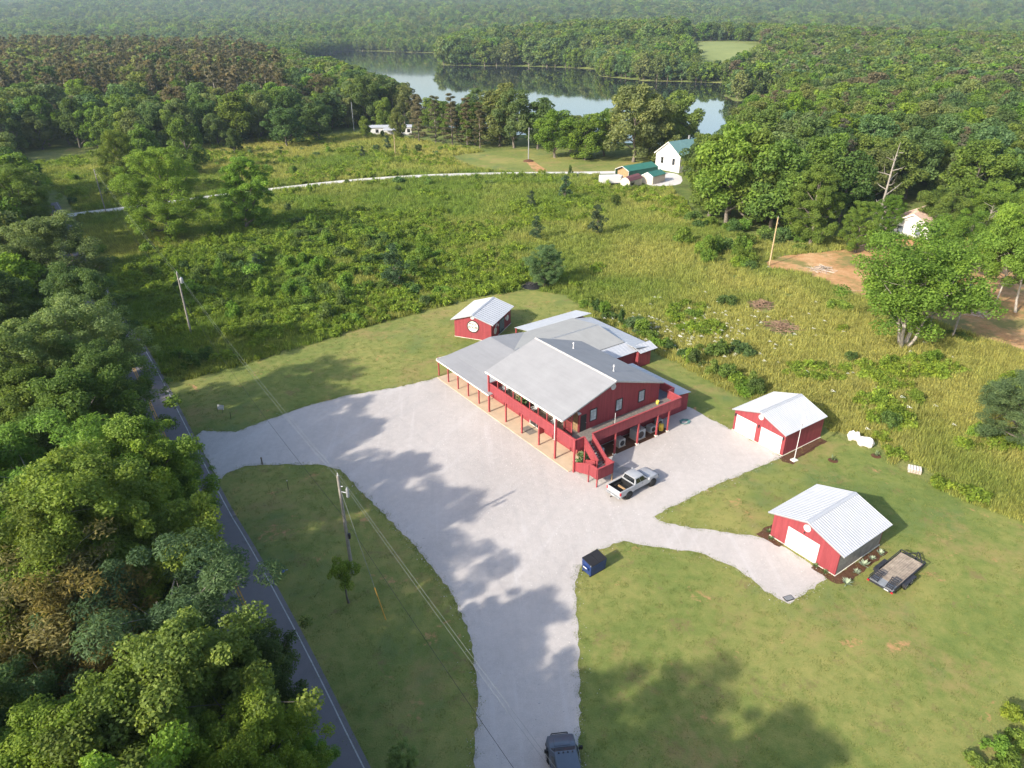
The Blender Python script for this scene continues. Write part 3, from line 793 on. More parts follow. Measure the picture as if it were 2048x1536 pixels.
# glazed double door and ring signs on its shaded side
dd = MB(); dd.box(6.262, 6.31, 3.2, 5.2, 0.1, 2.3); dd = dd.build("door", M_dark, pool)
for k in range(2): MB().box(6.311, 6.325, 3.32 + k * .95, 4.12 + k * .95, 0.4, 2.15).build("pane", M_glass, dd)
def ring(y, z, r0, r1):
    mb = MB(); mb.lathe([(r0, 6.265), (r0, 6.32), (r1, 6.32), (r1, 6.265), (r0, 6.265)], 28, 'x', (0, y, z), smooth=False); return mb
ring(1.55, 1.25, 0.30, 0.52).build("ring_sign", M_cream, pool)
ring(6.6, 1.55, 0.24, 0.48).build("ring_sign", M_cream, pool)
bw = MB(); bw.box(6.265, 6.34, 1.62, 1.92, 1.80, 2.12); bw.box(6.265, 6.36, 1.85, 2.2, 2.0, 2.3); bw.build("ribbon", M_white, pool)
for y in (2.7, 5.75): MB().box(6.262, 6.34, y - .1, y + .1, 1.6, 2.0).build("wall_lamp", M_white, pool)

# ------------------------------------------------------------------ far buildings
def simple_house(name, label, cat, fl, yaw, W, L, ze, zr, wall, roof, trim=M_white, ov=0.35, rib=0):
    t = empty(name, (fl[0], fl[1], 0), yaw, label, cat)
    sl = (zr - ze) / (W / 2 + ov); we = ze + sl * ov - .1
    g = MB(); g.extr([(0, 0.02), (W, 0.02), (W, we), (W / 2, zr - .12), (0, we)], 1, 0, L); g.build("wall", wall, t)
    if rib:
        rib_roof(t, "roof", (-ov, -ov, ze), (-ov, L + ov, ze), (W / 2 - .003, -ov, zr), (W / 2 - .003, L + ov, zr), roof, rib)
        rib_roof(t, "roof", (W + ov, -ov, ze), (W + ov, L + ov, ze), (W / 2 + .003, -ov, zr), (W / 2 + .003, L + ov, zr), roof, rib)
    else:
        r = MB(); r.slab((-ov, -ov, ze), (-ov, L + ov, ze), (W / 2 - .003, L + ov, zr), (W / 2 - .003, -ov, zr), .12); r.build("roof", roof, t)
        r = MB(); r.slab((W + ov, -ov, ze), (W + ov, L + ov, ze), (W / 2 + .003, L + ov, zr), (W / 2 + .003, -ov, zr), .12); r.build("roof", roof, t)
    b = MB(); b.extr([(-ov, ze - .28), (W / 2, zr - .28), (W / 2, zr + .02), (-ov, ze + .02)], 1, -ov - .06, -ov - .003); b.extr([(W / 2 + .002, zr - .28), (W + ov, ze - .28), (W + ov, ze + .02), (W / 2 + .002, zr + .02)], 1, -ov - .06, -ov - .003)
    b.build("barge_board", trim, t)
    return t
wh = simple_house("white_house", "white two-storey house with teal metal roof behind big trees", "house", (48.56, 243.69), R(-53), 10.4, 15, 5.2, 9.3, M_white, M_greyteal, M_cream, 0.5, 0.6)
for x in (2.4, 7.3): window(wh, 1, 0.0, x, x + .9, 2.3, 4.1, -1, M_dark, 1, 2, M_carglass)
for y in (3, 7, 11): window(wh, 0, 10.4, y, y + 1.0, 2.3, 4.0, 1, M_dark, 1, 2, M_carglass)
ch = MB(); ch.box(4.9, 5.4, 9.5, 10.0, 8.7, 10.4); ch.build("chimney", M_steel, wh)
# green carport: roof, one closed long side, timber end
cp = empty("green_carport", (*(32.82, 226.86), 0), R(-52), "green metal carport with timber-lined open end beside the white house", "carport")
W_, L_ = 5.6, 13.5
r = MB(); r.slab((-.1, 0, 3.0), (-.1, L_, 3.0), (W_ / 2, L_, 4.2), (W_ / 2, 0, 4.2), .08); r.build("roof", M_greenroof, cp)
r = MB(); r.slab((W_ + .1, 0, 3.0), (W_ + .1, L_, 3.0), (W_ / 2 + .003, L_, 4.2), (W_ / 2 + .003, 0, 4.2), .08); r.build("roof", M_greenroof, cp)
MB().box(W_ - .02, W_ + .08, 0, L_, 0.0, 2.95).build("side_panel", M_greenroof, cp)
MB().box(-.08, .02, 0, L_, 1.2, 2.95).build("side_panel", M_greenroof, cp)
for i in range(12): MB().box(.1 + i * .45, .52 + i * .45, .9 + .01 * (i % 2), .98, 0, 2.9 + 0.12 * (5.5 - abs(i - 5.5))).build("plank", M_tan, cp)
fr = MB()
for x in (-.12, W_ + .02): fr.box(x, x + .12, -.14, -.01, 0, 3.02)
fr.extr([(-.12, 2.86), (W_ / 2, 4.06), (W_ / 2, 4.22), (-.12, 3.02)], 1, -.14, -.01); fr.extr([(W_ / 2 + .002, 4.06), (W_ + .14, 2.86), (W_ + .14, 3.02), (W_ / 2 + .002, 4.22)], 1, -.14, -.01); fr.build("frame", M_white, cp)
# two storage sheds
def gambrel(name, label, fl, yaw, W, L, h, roof, wall):
    t = empty(name, (fl[0], fl[1], 0), yaw, label, "shed")
    prof = [(0, h), (W * .2, h + W * .24), (W / 2, h + W * .36), (W * .8, h + W * .24), (W, h)]
    g = MB(); g.extr([(0, .05), (W, .05)] + [(a, b - .06) for a, b in prof[::-1]], 1, 0.02, L - .02); g.build("wall", wall, t)
    for a, b in zip(prof[:-1], prof[1:]):
        s = MB(); s.extr([(a[0] - (.1 if a[0] == 0 else 0), a[1]), (b[0] + (.1 if b[0] == W else 0), b[1]), (b[0] + (.1 if b[0] == W else 0), b[1] + .07), (a[0] - (.1 if a[0] == 0 else 0), a[1] + .07)], 1, -.1, L + .1); s.build("roof_panel", roof, t)
    d = MB().box(W / 2 - .8, W / 2 + .8, -.03, .018, .1, h - .1).build("door", M_white, t)
    return t
gs = gambrel("maroon_roof_shed", "beige shed with rounded maroon roof beside the green carport", (32.62, 213.97), R(-40), 3.2, 7.2, 2.0, M_maroon, M_beige)
window(gs, 0, 3.2, 1.0, 2.6, .8, 1.5, 1, M_dark, 1, 1, M_carglass)
simple_house("green_roof_shed", "beige shed with green gable roof next to the maroon roofed shed", "shed", (40.03, 219.76), R(-43), 3.9, 7.0, 2.4, 3.5, M_beige, M_greenroof, M_white, 0.15)
# enclosed white trailer
et = empty("cargo_trailer", (*(27.02, 216.23), 0), R(8), "white enclosed cargo trailer left of the maroon roofed shed", "trailer")
MB().box(0, 6.4, 0, 2.4, .55, 2.75).build("body", M_white, et, bevel=.08)
n = MB(); n.extr([(6.402, .0), (7.2, 1.2), (6.402, 2.4)], 2, .6, 2.6); n.build("nose", M_white, et)
for x in (2.4, 3.3):
    for y in (.05, 2.15):
        wl = MB(); wl.lathe([(.33, 0), (.36, .06), (.36, .14), (.33, .2)], 16, 'y', (x, y, .36)); wl.build("wheel", M_black, et)
tj = MB(); tj.path([(7.2, 1.2, .5), (8.2, 1.2, .5)], [.05, .05]); tj.tube((8.0, 1.2, 0), (8.0, 1.2, .7), .04); tj.build("tow_bar", M_steel, et)
# mobile home by the lake woods
mh = empty("mobile_home", (*(-64.69, 322.35), 0), R(4), "long white mobile home with porch, half hidden by trees near the lake", "house")
MB().box(0, 21, 0, 5.6, .5, 3.4).build("wall", M_white, mh)
r = MB(); r.slab((-.3, -.4, 3.45), (21.3, -.4, 3.45), (21.3, 2.8, 4.2), (-.3, 2.8, 4.2), .12); r.build("roof", M_white_metal, mh)
r = MB(); r.slab((-.3, 2.803, 4.2), (21.3, 2.803, 4.2), (21.3, 6.0, 3.45), (-.3, 6.0, 3.45), .12); r.build("roof", M_white_metal, mh)
r = MB(); r.slab((9.0, -3.0, 2.6), (15.0, -3.0, 2.6), (15.0, -.42, 3.25), (9.0, -.42, 3.25), .1); r.build("porch_roof", M_white_metal, mh)
MB().box(9.2, 14.8, -2.8, -.02, .05, .5).build("porch_floor", M_deck, mh)
for x in (9.3, 12, 14.7): MB().box(x - .06, x + .06, -2.85, -2.73, .5, 2.55).build("post", M_white, mh)
for x in (2.0, 5.5, 17.0, 19.2): window(mh, 1, 0.0, x, x + 1.1, 1.4, 2.6, -1, M_dark, 1, 2, M_carglass)
MB().box(.1, 20.9, .05, 5.5, .02, .5).build("skirting", M_steel, mh)
# pink-roofed house behind the right-hand trees
ph = simple_house("pink_roof_house", "white house with pinkish metal roof half hidden behind the tall right-hand trees", "house", (87.47, 159.90), R(-42), 8.2, 11, 3.1, 5.6, M_white, M_pinkroof, M_cream, 0.5, 0.5)
MB().box(.3, 7.9, -.015, -.004, 3.15, 3.2).build("trim_board", M_steel, ph)
window(ph, 1, 0, 1.5, 2.5, 1.1, 2.4, -1, M_dark, 1, 2); window(ph, 1, 0, 5.2, 6.2, 1.1, 2.4, -1, M_dark, 1, 2)
pr = MB(); pr.slab((-6.2, 5.0, 2.7), (-6.2, 11.0, 2.7), (-.52, 11.0, 4.4), (-.52, 5.0, 4.4), .1); pr.build("side_roof", M_pinkroof, ph)
MB().box(-5.8, -.01, 5.4, 10.6, .02, 2.7).build("wall", M_white, ph)


# ------------------------------------------------------------------ vehicles
def ring_section(x, hw, z0, z1, r=0.12, tw=None, n=4):
    """rounded cross-section in the y-z plane; tw = half width at the top"""
    tw = hw if tw is None else tw
    pts = []
    for cy, cz, a0 in ((-(hw - r), z0 + r, 180), ((hw - r), z0 + r, 270), ((tw - r), z1 - r, 0), (-(tw - r), z1 - r, 90)):
        for i in range(n + 1):
            a = R(a0 + 90 * i / n); pts.append((x, cy + r * math.cos(a), cz + r * math.sin(a)))
    return pts
def wheel(parent, x, y, r=0.42, w=0.28, rim=None):
    s = 1 if y > 0 else -1
    mb = MB(); mb.lathe([(r * .62, y - w / 2), (r * .93, y - w / 2), (r, y - w * .36), (r, y + w * .36), (r * .93, y + w / 2), (r * .62, y + w / 2)], 24, 'y', (x, 0, r)); t = mb.build("wheel", M_black, parent)
    q = MB(); q.lathe([(r * .62, y + s * w * .30), (r * .60, y + s * w * .46), (r * .5, y + s * w * .38), (r * .2, y + s * w * .40), (r * .15, y + s * w * .46)], 20, 'y', (x, 0, r))
    for k in range(6):
        a = k * math.pi / 3; q.box(-.02, .02, 0, 0.01, 0, 0.01) if False else None
        q.tube((x + r * .15 * math.cos(a), y + s * w * .44, r + r * .15 * math.sin(a)), (x + r * .58 * math.cos(a), y + s * w * .46, r + r * .58 * math.sin(a)), .035, n=5)
    q.build("rim", rim or M_dark, t)
    return t
def car_paint(name, col, rough=0.25):
    m, nt, p = new_mat(name)
    o = ramp(nt, [(0.35, tuple(x * .93 for x in col)), (0.7, tuple(min(1, x * 1.05) for x in col))], noise(nt, coords(nt), 1.2, 5))
    nt.links.new(o, p.inputs["Base Color"]); p.inputs["Roughness"].default_value = rough; p.inputs["Coat Weight"].default_value = 0.2; p.inputs["Coat Roughness"].default_value = 0.08
    return m
M_silver = car_paint("silver_white_car_paint", (0.37, 0.375, 0.39), 0.3)
M_slate = car_paint("slate_blue_car_paint", (0.075, 0.098, 0.135), 0.5)
M_taillamp = paint("red_lamp_lens", (0.45, 0.02, 0.03), 0.2, 0.1, 4.0)

def pickup(name, label, loc, yaw, body, hood_len=1.55, bed=True, guard=False, L=6.0, rack=False):
    t = empty(name, (loc[0], loc[1], 0.02), yaw, label, "pickup" if bed else "car")
    hw = 1.0; zb = 0.62; zt = 1.28
    # lower body from tail to nose: local +x is forward
    xb = -L / 2; xf = L / 2
    cab0 = -0.85 if bed else xb + 0.05
    b = MB()
    st = [(cab0, hw, zb, zt + .03), (0.3, hw, zb, zt + .02), (1.25, hw, zb, zt), (1.45, hw, zb, zt + .0), (2.2, hw * .985, zb, zt - .03), (xf - .35, hw * .95, zb - .02, zt - .09), (xf - .08, hw * .88, zb, zt - .18), (xf, hw * .8, zb + .06, zt - .28)]
    b.loft([ring_section(x, w, a, c, .13, w * .93) for x, w, a, c in st])
    o = b.build("body", body, t)
    # bonnet power-dome
    h = MB(); h.loft([ring_section(x, w, zt - .2, zz, .06, w * .9) for x, w, zz in ((1.42, .62, zt + .035), (2.0, .60, zt + .02), (xf - .45, .52, zt - .055))]); h.build("bonnet", body, t)
    # greenhouse
    g = MB(); r0 = cab0 + .12; ztop = 1.96
    base = [(cab0 + .02, -.93), (1.35, -.93), (1.35, .93), (cab0 + .02, .93)]
    top = [(r0 + .08, -.76), (.55, -.74), (.55, .74), (r0 + .08, .76)]
    g.hexa([(x, y, zt - .02) for x, y in base] + [(x, y, ztop - .06) for x, y in top]); g.build("cab_pillars", body, t, bevel=.05)
    rf = MB(); rf.loft([ring_section(x, w, ztop - .09, zz, .045, w * .93) for x, w, zz in ((r0 + .02, .77, ztop - .02), (r0 + .4, .79, ztop + .02), (.25, .78, ztop + .015), (.62, .74, ztop - .05))]); rf.build("roof", body, t)
    def pane(q, k=.012):
        mb = MB(); q = [Vector(v) for v in q]; n = (q[1] - q[0]).cross(q[3] - q[0]).normalized()
        c = sum(q, Vector()) / 4
        if n.dot(c - Vector((0.2, 0, 1.3))) < 0: n = -n
        mb.hexa([v + n * .002 for v in q] + [v + n * k for v in q]); mb.build("window", M_carglass, t)
    lerp = lambda a, b, f: a + (b - a) * f
    for s in (-1, 1):
        def side(fx, fz):
            xl = lerp(cab0 + .02, r0 + .08, fz); xr = lerp(1.35, .55, fz); yy = lerp(.93, .75, fz)
            return (lerp(xl, xr, fx), s * yy, lerp(zt - .02, ztop - .06, fz))
        if bed: cuts = ((.08, .42), (.45, .86))
        else: cuts = ((.03, .27), (.30, .56), (.59, .88))
        for a, c2 in cuts: pane([side(a, .12), side(c2, .12), side(min(c2, .9), .88), side(a, .88)])
    pane([(lerp(1.35, .55, .1), -.84, lerp(zt, ztop - .06, .1)), (lerp(1.35, .55, .1), .84, lerp(zt, ztop - .06, .1)), (lerp(1.35, .55, .9), .70, lerp(zt, ztop - .06, .9)), (lerp(1.35, .55, .9), -.70, lerp(zt, ztop - .06, .9))])
    pane([(lerp(cab0 + .02, r0 + .08, .15), -.80, lerp(zt, ztop - .06, .15)), (lerp(cab0 + .02, r0 + .08, .15), .80, lerp(zt, ztop - .06, .15)), (lerp(cab0 + .02, r0 + .08, .88), .68, lerp(zt, ztop - .06, .88)), (lerp(cab0 + .02, r0 + .08, .88), -.68, lerp(zt, ztop - .06, .88))])
    if bed:
        bd = MB()
        for s in (-1, 1):
            y0, y1 = sorted((s * .86, s * 1.0)); bd.box(xb + .1, cab0 - .02, y0, y1, zb, zt + .06)
        bd.box(cab0 - .1, cab0 - .02, -.857, .857, zb, zt + .06)
        bd.build("bed_side", body, t, bevel=.04)
        MB().box(xb + .02, xb + .098, -.97, .97, zb + .04, zt + .05).build("tailgate", body, t, bevel=.03)
        ln = MB(); ln.box(xb + .1, cab0 - .102, -.856, .856, zb + .1, zb + .14)
        for s in (-1, 1):
            y0, y1 = sorted((s * .82, s * .856)); ln.box(xb + .1, cab0 - .102, y0, y1, zb + .141, zt + .05)
            y0, y1 = sorted((s * .58, s * .818)); ln.box(xb + .85, xb + 1.75, y0, y1, zb + .141, zb + .36)
        ln.box(cab0 - .14, cab0 - .103, -.818, .818, zb + .141, zt + .05); ln.build("bed_liner", M_black, t)
        lg = MB(); lg.box(cab0 - .9, cab0 - .75, -.5, .6, zb + .145, zb + .28); lg.build("timber_offcut", M_tan, t)
        for s in (-1, 1): MB().box(xb - .005, xb + .14, s * .93 - .075, s * .93 + .075, zb + .25, zt - .05).build("tail_lamp", M_taillamp, t)
    bp = MB(); bp.box(xb - .14, xb + .04, -.95, .95, .5, .68); bp.build("rear_bumper", M_steel, t, bevel=.03)
    MB().box(xb - .145, xb - .141, -.18, .18, .53, .65).build("number_plate", M_white, t)
    hb = MB(); hb.tube((xb - .05, 0, .45), (xb - .42, 0, .45), .045); hb.tube((xb - .38, 0, .4), (xb - .38, 0, .58), .03); hb.build("tow_hitch", M_dark, t)
    fb = MB()
    if guard:
        fb.box(xf - .02, xf + .16, -.66, .66, .5, .76)
        for s in (-1, 1):
            fb.hexa([(xf - .02, s * .66, .5), (xf + .16, s * .66, .5), (xf - .32, s * 1.02, .5), (xf - .46, s * .98, .5), (xf - .02, s * .66, .72), (xf + .16, s * .66, .72), (xf - .32, s * 1.02, .72), (xf - .46, s * .98, .72)])
        fb.path([(xf + .1, -.6, .72), (xf + .12, -.55, 1.0), (xf + .12, .55, 1.0), (xf + .1, .6, .72)], [.035] * 4)
        fb.build("bull_bar", M_black, t)
    else:
        fb.box(xf - .12, xf + .08, -.93, .93, .48, .72); fb.build("front_bumper", M_steel, t, bevel=.04)
    gr = MB(); gr.box(xf - .03, xf + .012, -.55, .55, .78, 1.04); gr.build("grille", M_dark, t)
    for s in (-1, 1):
        MB().box(xf - .16, xf - .005, s * .72 - .13, s * .72 + .13, .8, .98).build("headlight", M_glass, t)
        mr = MB(); mr.box(1.02, 1.14, s * 1.02 - .02, s * 1.02 + .02, 1.3, 1.36); y0, y1 = sorted((s * 1.05, s * 1.28)); mr.box(.98, 1.12, y0, y1, 1.28, 1.56); mr.build("mirror", M_black if guard else body, t, bevel=.03)
        for x in (xb + 1.3, xf - 1.05):
            ar = MB(); ar.lathe([(.53, s * .9), (.53, s * 1.012)], 24, 'y', (x, 0, .44), smooth=False); ar.build("wheel_arch", M_black, t)
            wheel(t, x, s * .93, .43, .30, M_dark if not guard else M_steel)
        hd = MB(); y0, y1 = sorted((s * .985, s * 1.015)); hd.box(.15, .35, y0, y1, 1.12, 1.16); hd.build("handle", M_dark, t)
    un = MB(); un.box(xb + .3, xf - .4, -.7, .7, .38, zb + .02); un.build("chassis", M_black, t)
    if rack:
        for y in (-.45, -.15, .15, .45):
            MB().box(.42, .50, y - .05, y + .05, ztop + .0, ztop + .05).build("clearance_lamp", M_dark, t)
    return t

a = Vector((12.00, 59.11)); b = Vector((14.97, 61.44)); dv = (b - a).normalized(); nl = Vector((-dv.y, dv.x))
mid = (a + b) / 2 + nl * 0.95
pickup("pickup_truck", "silver-white pickup truck with open bed parked by the red stair", (mid.x - dv.x * .12, mid.y - dv.y * .12), math.atan2(dv.y, dv.x), M_silver)
suv = pickup("dark_car", "dark slate car with black bull bar on the gravel drive at the picture's bottom edge", (3.45, 28.9), R(97), M_slate, bed=False, guard=True, L=4.9, rack=True)

# ------------------------------------------------------------------ utility trailer
A = Vector((31.29, 46.77)); B = Vector((32.49, 44.95)); C = Vector((37.03, 48.39))
ex = (C - B).normalized(); TL = (C - B).length; TW = (B - A).length
tr = empty("utility_trailer", (B.x, B.y, 0), math.atan2(ex.y, ex.x), "black flatbed utility trailer with plank deck and two folded ramps on the lawn", "trailer")
M_plank = paint("weathered_trailer_plank", (0.33, 0.27, 0.21), 0.85, 0.3, 2.2, 0, 0.2, (0.22, 0.18, 0.15))
M_trailer = paint("black_trailer_steel", (0.03, 0.03, 0.035), 0.5, 0.25, 3.0)
npl = 11
for i in range(npl):
    y0 = .06 + (TW - .12) * i / npl
    MB().box(1.05, TL - .06, y0 + .006, y0 + (TW - .12) / npl - .006, .60, .64 + .004 * ((i * 7) % 3)).build("plank", M_plank, tr)
MB().box(.06, 1.04, .06, TW - .06, .58, .615).build("beaver_tail", M_steel, tr)
fr = MB(); fr.box(0, TL, -.02, .05, .48, .66); fr.box(0, TL, TW - .05, TW + .02, .48, .66); fr.box(-.04, .055, .051, TW - .051, .46, .60); fr.box(TL - .055, TL + .03, .051, TW - .051, .48, .66); fr.build("frame", M_trailer, tr)
rl = MB()
for y in (0.0, TW):
    rl.box(.1, TL, y - .035, y + .035, .86, .92)
    for x in (1.2, 2.4, TL - .05): rl.box(x - .035, x + .035, y - .034, y + .034, .661, .859)
rl.box(TL - .05, TL + .03, .04, TW - .04, .86, .92); rl.build("side_rail", M_trailer, tr)
for y, s in ((-.18, -1), (TW + .18, 1)):
    fd = MB(); y0, y1 = sorted((y - s * .14, y + s * .18)); fd.box(1.55, 3.35, y0, y1, .74, .78); fd.box(1.5, 1.55, y0, y1, .5, .78); fd.box(3.35, 3.4, y0, y1, .5, .78); fd.build("mudguard", M_trailer, tr)
    for x in (2.0, 2.9):
        w = MB(); w.lathe([(.2, y - .1), (.33, y - .1), (.35, y - .05), (.35, y + .05), (.33, y + .1), (.2, y + .1)], 20, 'y', (x, 0, .35)); w = w.build("wheel", M_black, tr)
        q = MB(); q.lathe([(.2, y + s * .06), (.19, y + s * .105), (.05, y + s * .09)], 16, 'y', (x, 0, .35)); q.build("rim", M_white, w)
for y0 in (.15, TW - .75):
    rp = MB()
    for k in range(2): rp.box(0, 1.15, k * .54, k * .54 + .06, 0, .09)
    for k in range(6): rp.box(.04 + k * .2, .14 + k * .2, .061, .539, .02, .075)
    rp.build("ramp", M_trailer, tr, (.12, y0, .66), (0, R(-28), 0))
tg = MB(); tg.path([(TL, .2, .55), (TL + 1.3, TW / 2, .55)], [.05, .05]); tg.path([(TL, TW - .2, .55), (TL + 1.3, TW / 2, .55)], [.05, .05]); tg.tube((TL + .9, TW / 2, .05), (TL + .9, TW / 2, .9), .04); tg.lathe([(.12, .02), (.12, .06)], 12, 'z', (TL + .9, TW / 2, 0)); tg.build("drawbar", M_trailer, tr)
for y in (.05, TW - .05): MB().box(-.09, -.042, y - .09, y + .09, .47, .62).build("tail_lamp", M_taillamp, tr)
MB().box(-.05, -.043, .35, .75, .48, .58).build("number_plate", M_white, tr)
mt = MB(); mt.box(1.3, 1.9, TW - .75, TW - .3, .66, .675); mt.box(1.4, 2.1, .25, .8, .66, .672); mt.build("rubber_mat", M_deck, tr)

# ------------------------------------------------------------------ dumpster
A = Vector((6.12, 48.07)); B = Vector((6.94, 47.50)); C = Vector((8.46, 48.65))
ex = (C - B).normalized(); DL = (C - B).length; ey = Vector((-ex.y, ex.x)); DW = max(1.2, abs((A - B).dot(ey)))
M_blue = paint("dumpster_blue", (0.020, 0.045, 0.16), 0.45, 0.25, 2.5, 0.0, 0.4, (0.03, 0.04, 0.08))
M_lid = paint("black_lid_plastic", (0.025, 0.024, 0.026), 0.45, 0.2, 3.0)
dm = empty("dumpster", (B.x, B.y, 0), math.atan2(ex.y, ex.x), "dark blue dumpster with ribbed black lid at the gravel edge", "dumpster")
bd = MB(); bd.hexa([(.05, .05, .12), (DL - .05, .05, .12), (DL - .05, DW - .05, .12), (.05, DW - .05, .12), (0, 0, 1.25), (DL, 0, 1.25), (DL, DW, 1.45), (0, DW, 1.45)]); bd.build("body", M_blue, dm)
for k in range(2):
    y0 = 0
    ld = MB(); a0 = k * DL / 2 + .015; a1 = (k + 1) * DL / 2 - .015
    ld.slab((a0, -.04, 1.30), (a1, -.04, 1.30), (a1, DW + .03, 1.51), (a0, DW + .03, 1.51), .04)
    for i in range(6):
        x = a0 + (a1 - a0) * (i + .5) / 6
        ld.slab((x - .035, 0, 1.335), (x + .035, 0, 1.335), (x + .035, DW, 1.535), (x - .035, DW, 1.535), .03)
    ld.build("lid", M_lid, dm)
for y in (.12, DW - .12): MB().box(.0, DL, y - .06, y + .06, 0, .12).build("skid", M_dark, dm)
for s, x in ((-1, 0), (1, DL)):
    x0, x1 = sorted((x - s * .02, x + s * .14)); q = MB(); q.box(x0, x1, .25, DW - .25, .72, .95); q.build("fork_pocket", M_blue, dm)
MB().box(-.145, -.142, .42, .85, .76, .90).build("label_plate", M_white, dm)
for y in (.04, DW - .04): MB().box(-.03, .03, y - .03, y + .03, 1.22, 1.36).build("lid_hinge", M_steel, dm)

# ------------------------------------------------------------------ power poles and lines
def utility_pole(name, label, base, h, mat=M_pole, lean=(0, 0), r=0.15, transformer=None, arm=False, cat="utility pole", box=False):
    t = empty(name, (base[0], base[1], 0), 0, label, cat)
    mb = MB(); mb.tube((0, 0, -.2), (lean[0], lean[1], h), r, r * .68, 10); mb.build("shaft", mat, t)
    if transformer:
        q = MB(); tx, ty, tz, rr = transformer; q.lathe([(rr * .9, tz), (rr, tz + .1), (rr, tz + .75), (rr * .8, tz + .85), (.06, tz + .9), (.05, tz + 1.0)], 14, 'z', (tx, ty, 0)); q.tube((tx, ty, tz + .4), (lean[0], lean[1], tz + .4), .05); q.build("transformer", M_steel, t)
    if arm:
        q = MB(); q.path([(lean[0] * .93, lean[1] * .93, h - .7), (.6, .1, h - .25), (1.1, .15, h - .35)], [.03, .03, .03]); q.lathe([(.12, h - .5), (.16, h - .35)], 10, 'z', (1.1, .15, 0)); q.build("lamp_arm", M_steel, t)
    q = MB(); q.tube((lean[0], lean[1], h), (lean[0], lean[1], h + .25), .05, .03); q.tube((lean[0] + .12, lean[1], h - 1.1), (lean[0] + .3, lean[1], h - 1.1), .05, .05); q.build("insulator", M_white, t)
    if box: MB().box(.1, .28, -.12, .12, box, box + .5).build("meter_box", M_dark, t, bevel=.02)
    return t
P0 = (-104.8, 181.3, 11.3); P1 = (-51.2, 103.1, 10.1); P2 = (-14.4, 48.2, 10.5)
P3 = (P2[0] + 36.5, P2[1] - 55.0, 10.0)
utility_pole("utility_pole", "thin weathered utility pole at the far bend of the road", P0[:2], P0[2], M_pole, (-.2, .1))
utility_pole("utility_pole", "grey utility pole with pale transformer can in the shaded brush left of the lawn", P1[:2], P1[2], M_pole, (-.1, .1), .17, (.35, .15, P1[2] - 1.7, .25))
utility_pole("utility_pole", "weathered utility pole with small hung can on the grass island, leafy small tree before it", P2[:2], P2[2], M_pole, (-.15, .15), .17, (.55, -.1, P2[2] - 2.0, .13), False, box=4.0)
utility_pole("utility_pole", "roadside utility pole beyond the drive's lower end", P3[:2], P3[2], M_pole)
def cable(name, label, a, b, sag, r, mat, n=18):
    a = Vector(a); b = Vector(b); pts = []
    for i in range(n + 1):
        f = i / n; q = a.lerp(b, f); q.z -= sag * 4 * f * (1 - f); pts.append(q)
    mb = MB(); mb.path(pts, [r] * (n + 1), 5)
    return tag(mb.build(name, mat), label, "power line", "overhead lines along the road")
spans = [(P0, P1, "between the far bend pole and the transformer pole"), (P1, P2, "between the transformer pole and the grass island pole"), (P2, P3, "from the grass island pole over the drive")]
for a, b, wh_ in spans:
    cable("power_line", "highest overhead wire " + wh_, (a[0], a[1], a[2] + .2), (b[0], b[1], b[2] + .2), 0.9, .008, M_wire)
    cable("power_line", "pale lower overhead wire " + wh_, (a[0] + .3, a[1] + .2, a[2] - 1.1), (b[0] + .3, b[1] + .2, b[2] - 1.1), 1.1, .008, M_wire)
    cable("power_line", "lowest dark cable " + wh_, (a[0] - .1, a[1] - .1, a[2] - 4.0), (b[0] - .1, b[1] - .1, b[2] - 4.0), 1.3, .014, M_cable)
gw = MB(); ga = Vector((P2[0], P2[1], P2[2] - 1.5)); gb = Vector((*(-10.51, 42.63), 0.0)); gw.tube(ga, gb, .015, n=5); gw = gw.build("guy_wire", M_wire); tag(gw, "slanting guy wire with yellow guard staked in the grass island", "guy wire")
gg = MB(); q = gb.lerp(ga, .25); gg.tube(gb, q, .045, n=8); gg.build("guy_guard", paint("yellow_guard", (0.5, 0.27, 0.04), .6, .1), gw)
P5 = (52.3, 137.3, 9.7); P6 = (68.5, 100.0, 9.6); P7 = (6.1, 258.9, 11.2); P8 = (-72.0, 338.4, 12.2); P9 = (-43.1, 270.3, 7.4)
utility_pole("utility_pole", "leaning tan wooden pole at the edge of the clay track", P5[:2], P5[2], M_poletan, (.25, .3), .16)
utility_pole("utility_pole", "grey pole with transformer beside the big right-hand tree", P6[:2], P6[2], M_pole, (.5, .5), .17, (.3, -.3, P6[2] - 1.5, .25))
utility_pole("utility_pole", "pale pole standing in the mound beyond the white driveway", P7[:2], P7[2], M_steel, (.1, 0), .2, None, True)
utility_pole("utility_pole", "pale pole left of the white mobile home", P8[:2], P8[2], M_steel, (0, 0), .16)
utility_pole("utility_pole", "ivy-yellowed short pole in front of the mobile home", P9[:2], P9[2], M_poletan, (0, 0), .16)
cable("power_line", "service wire from the tan pole towards the pink roofed house", (P5[0], P5[1], P5[2]), (98, 172, 4.5), 1.0, .010, M_wire)
cable("power_line", "service wire from the right-hand transformer pole out of the picture", (P6[0], P6[1], P6[2]), (120, 96, 8.5), 1.0, .010, M_wire)
md = MB(); md.lathe([(2.0, 0), (1.5, .35), (.8, .6), (.2, .68)], 16, 'z', (P7[0], P7[1] - .6, 0)); tag(md.build("mulch_mound", M_soil), "low dark mulch mound round the foot of the pale pole", "mound")

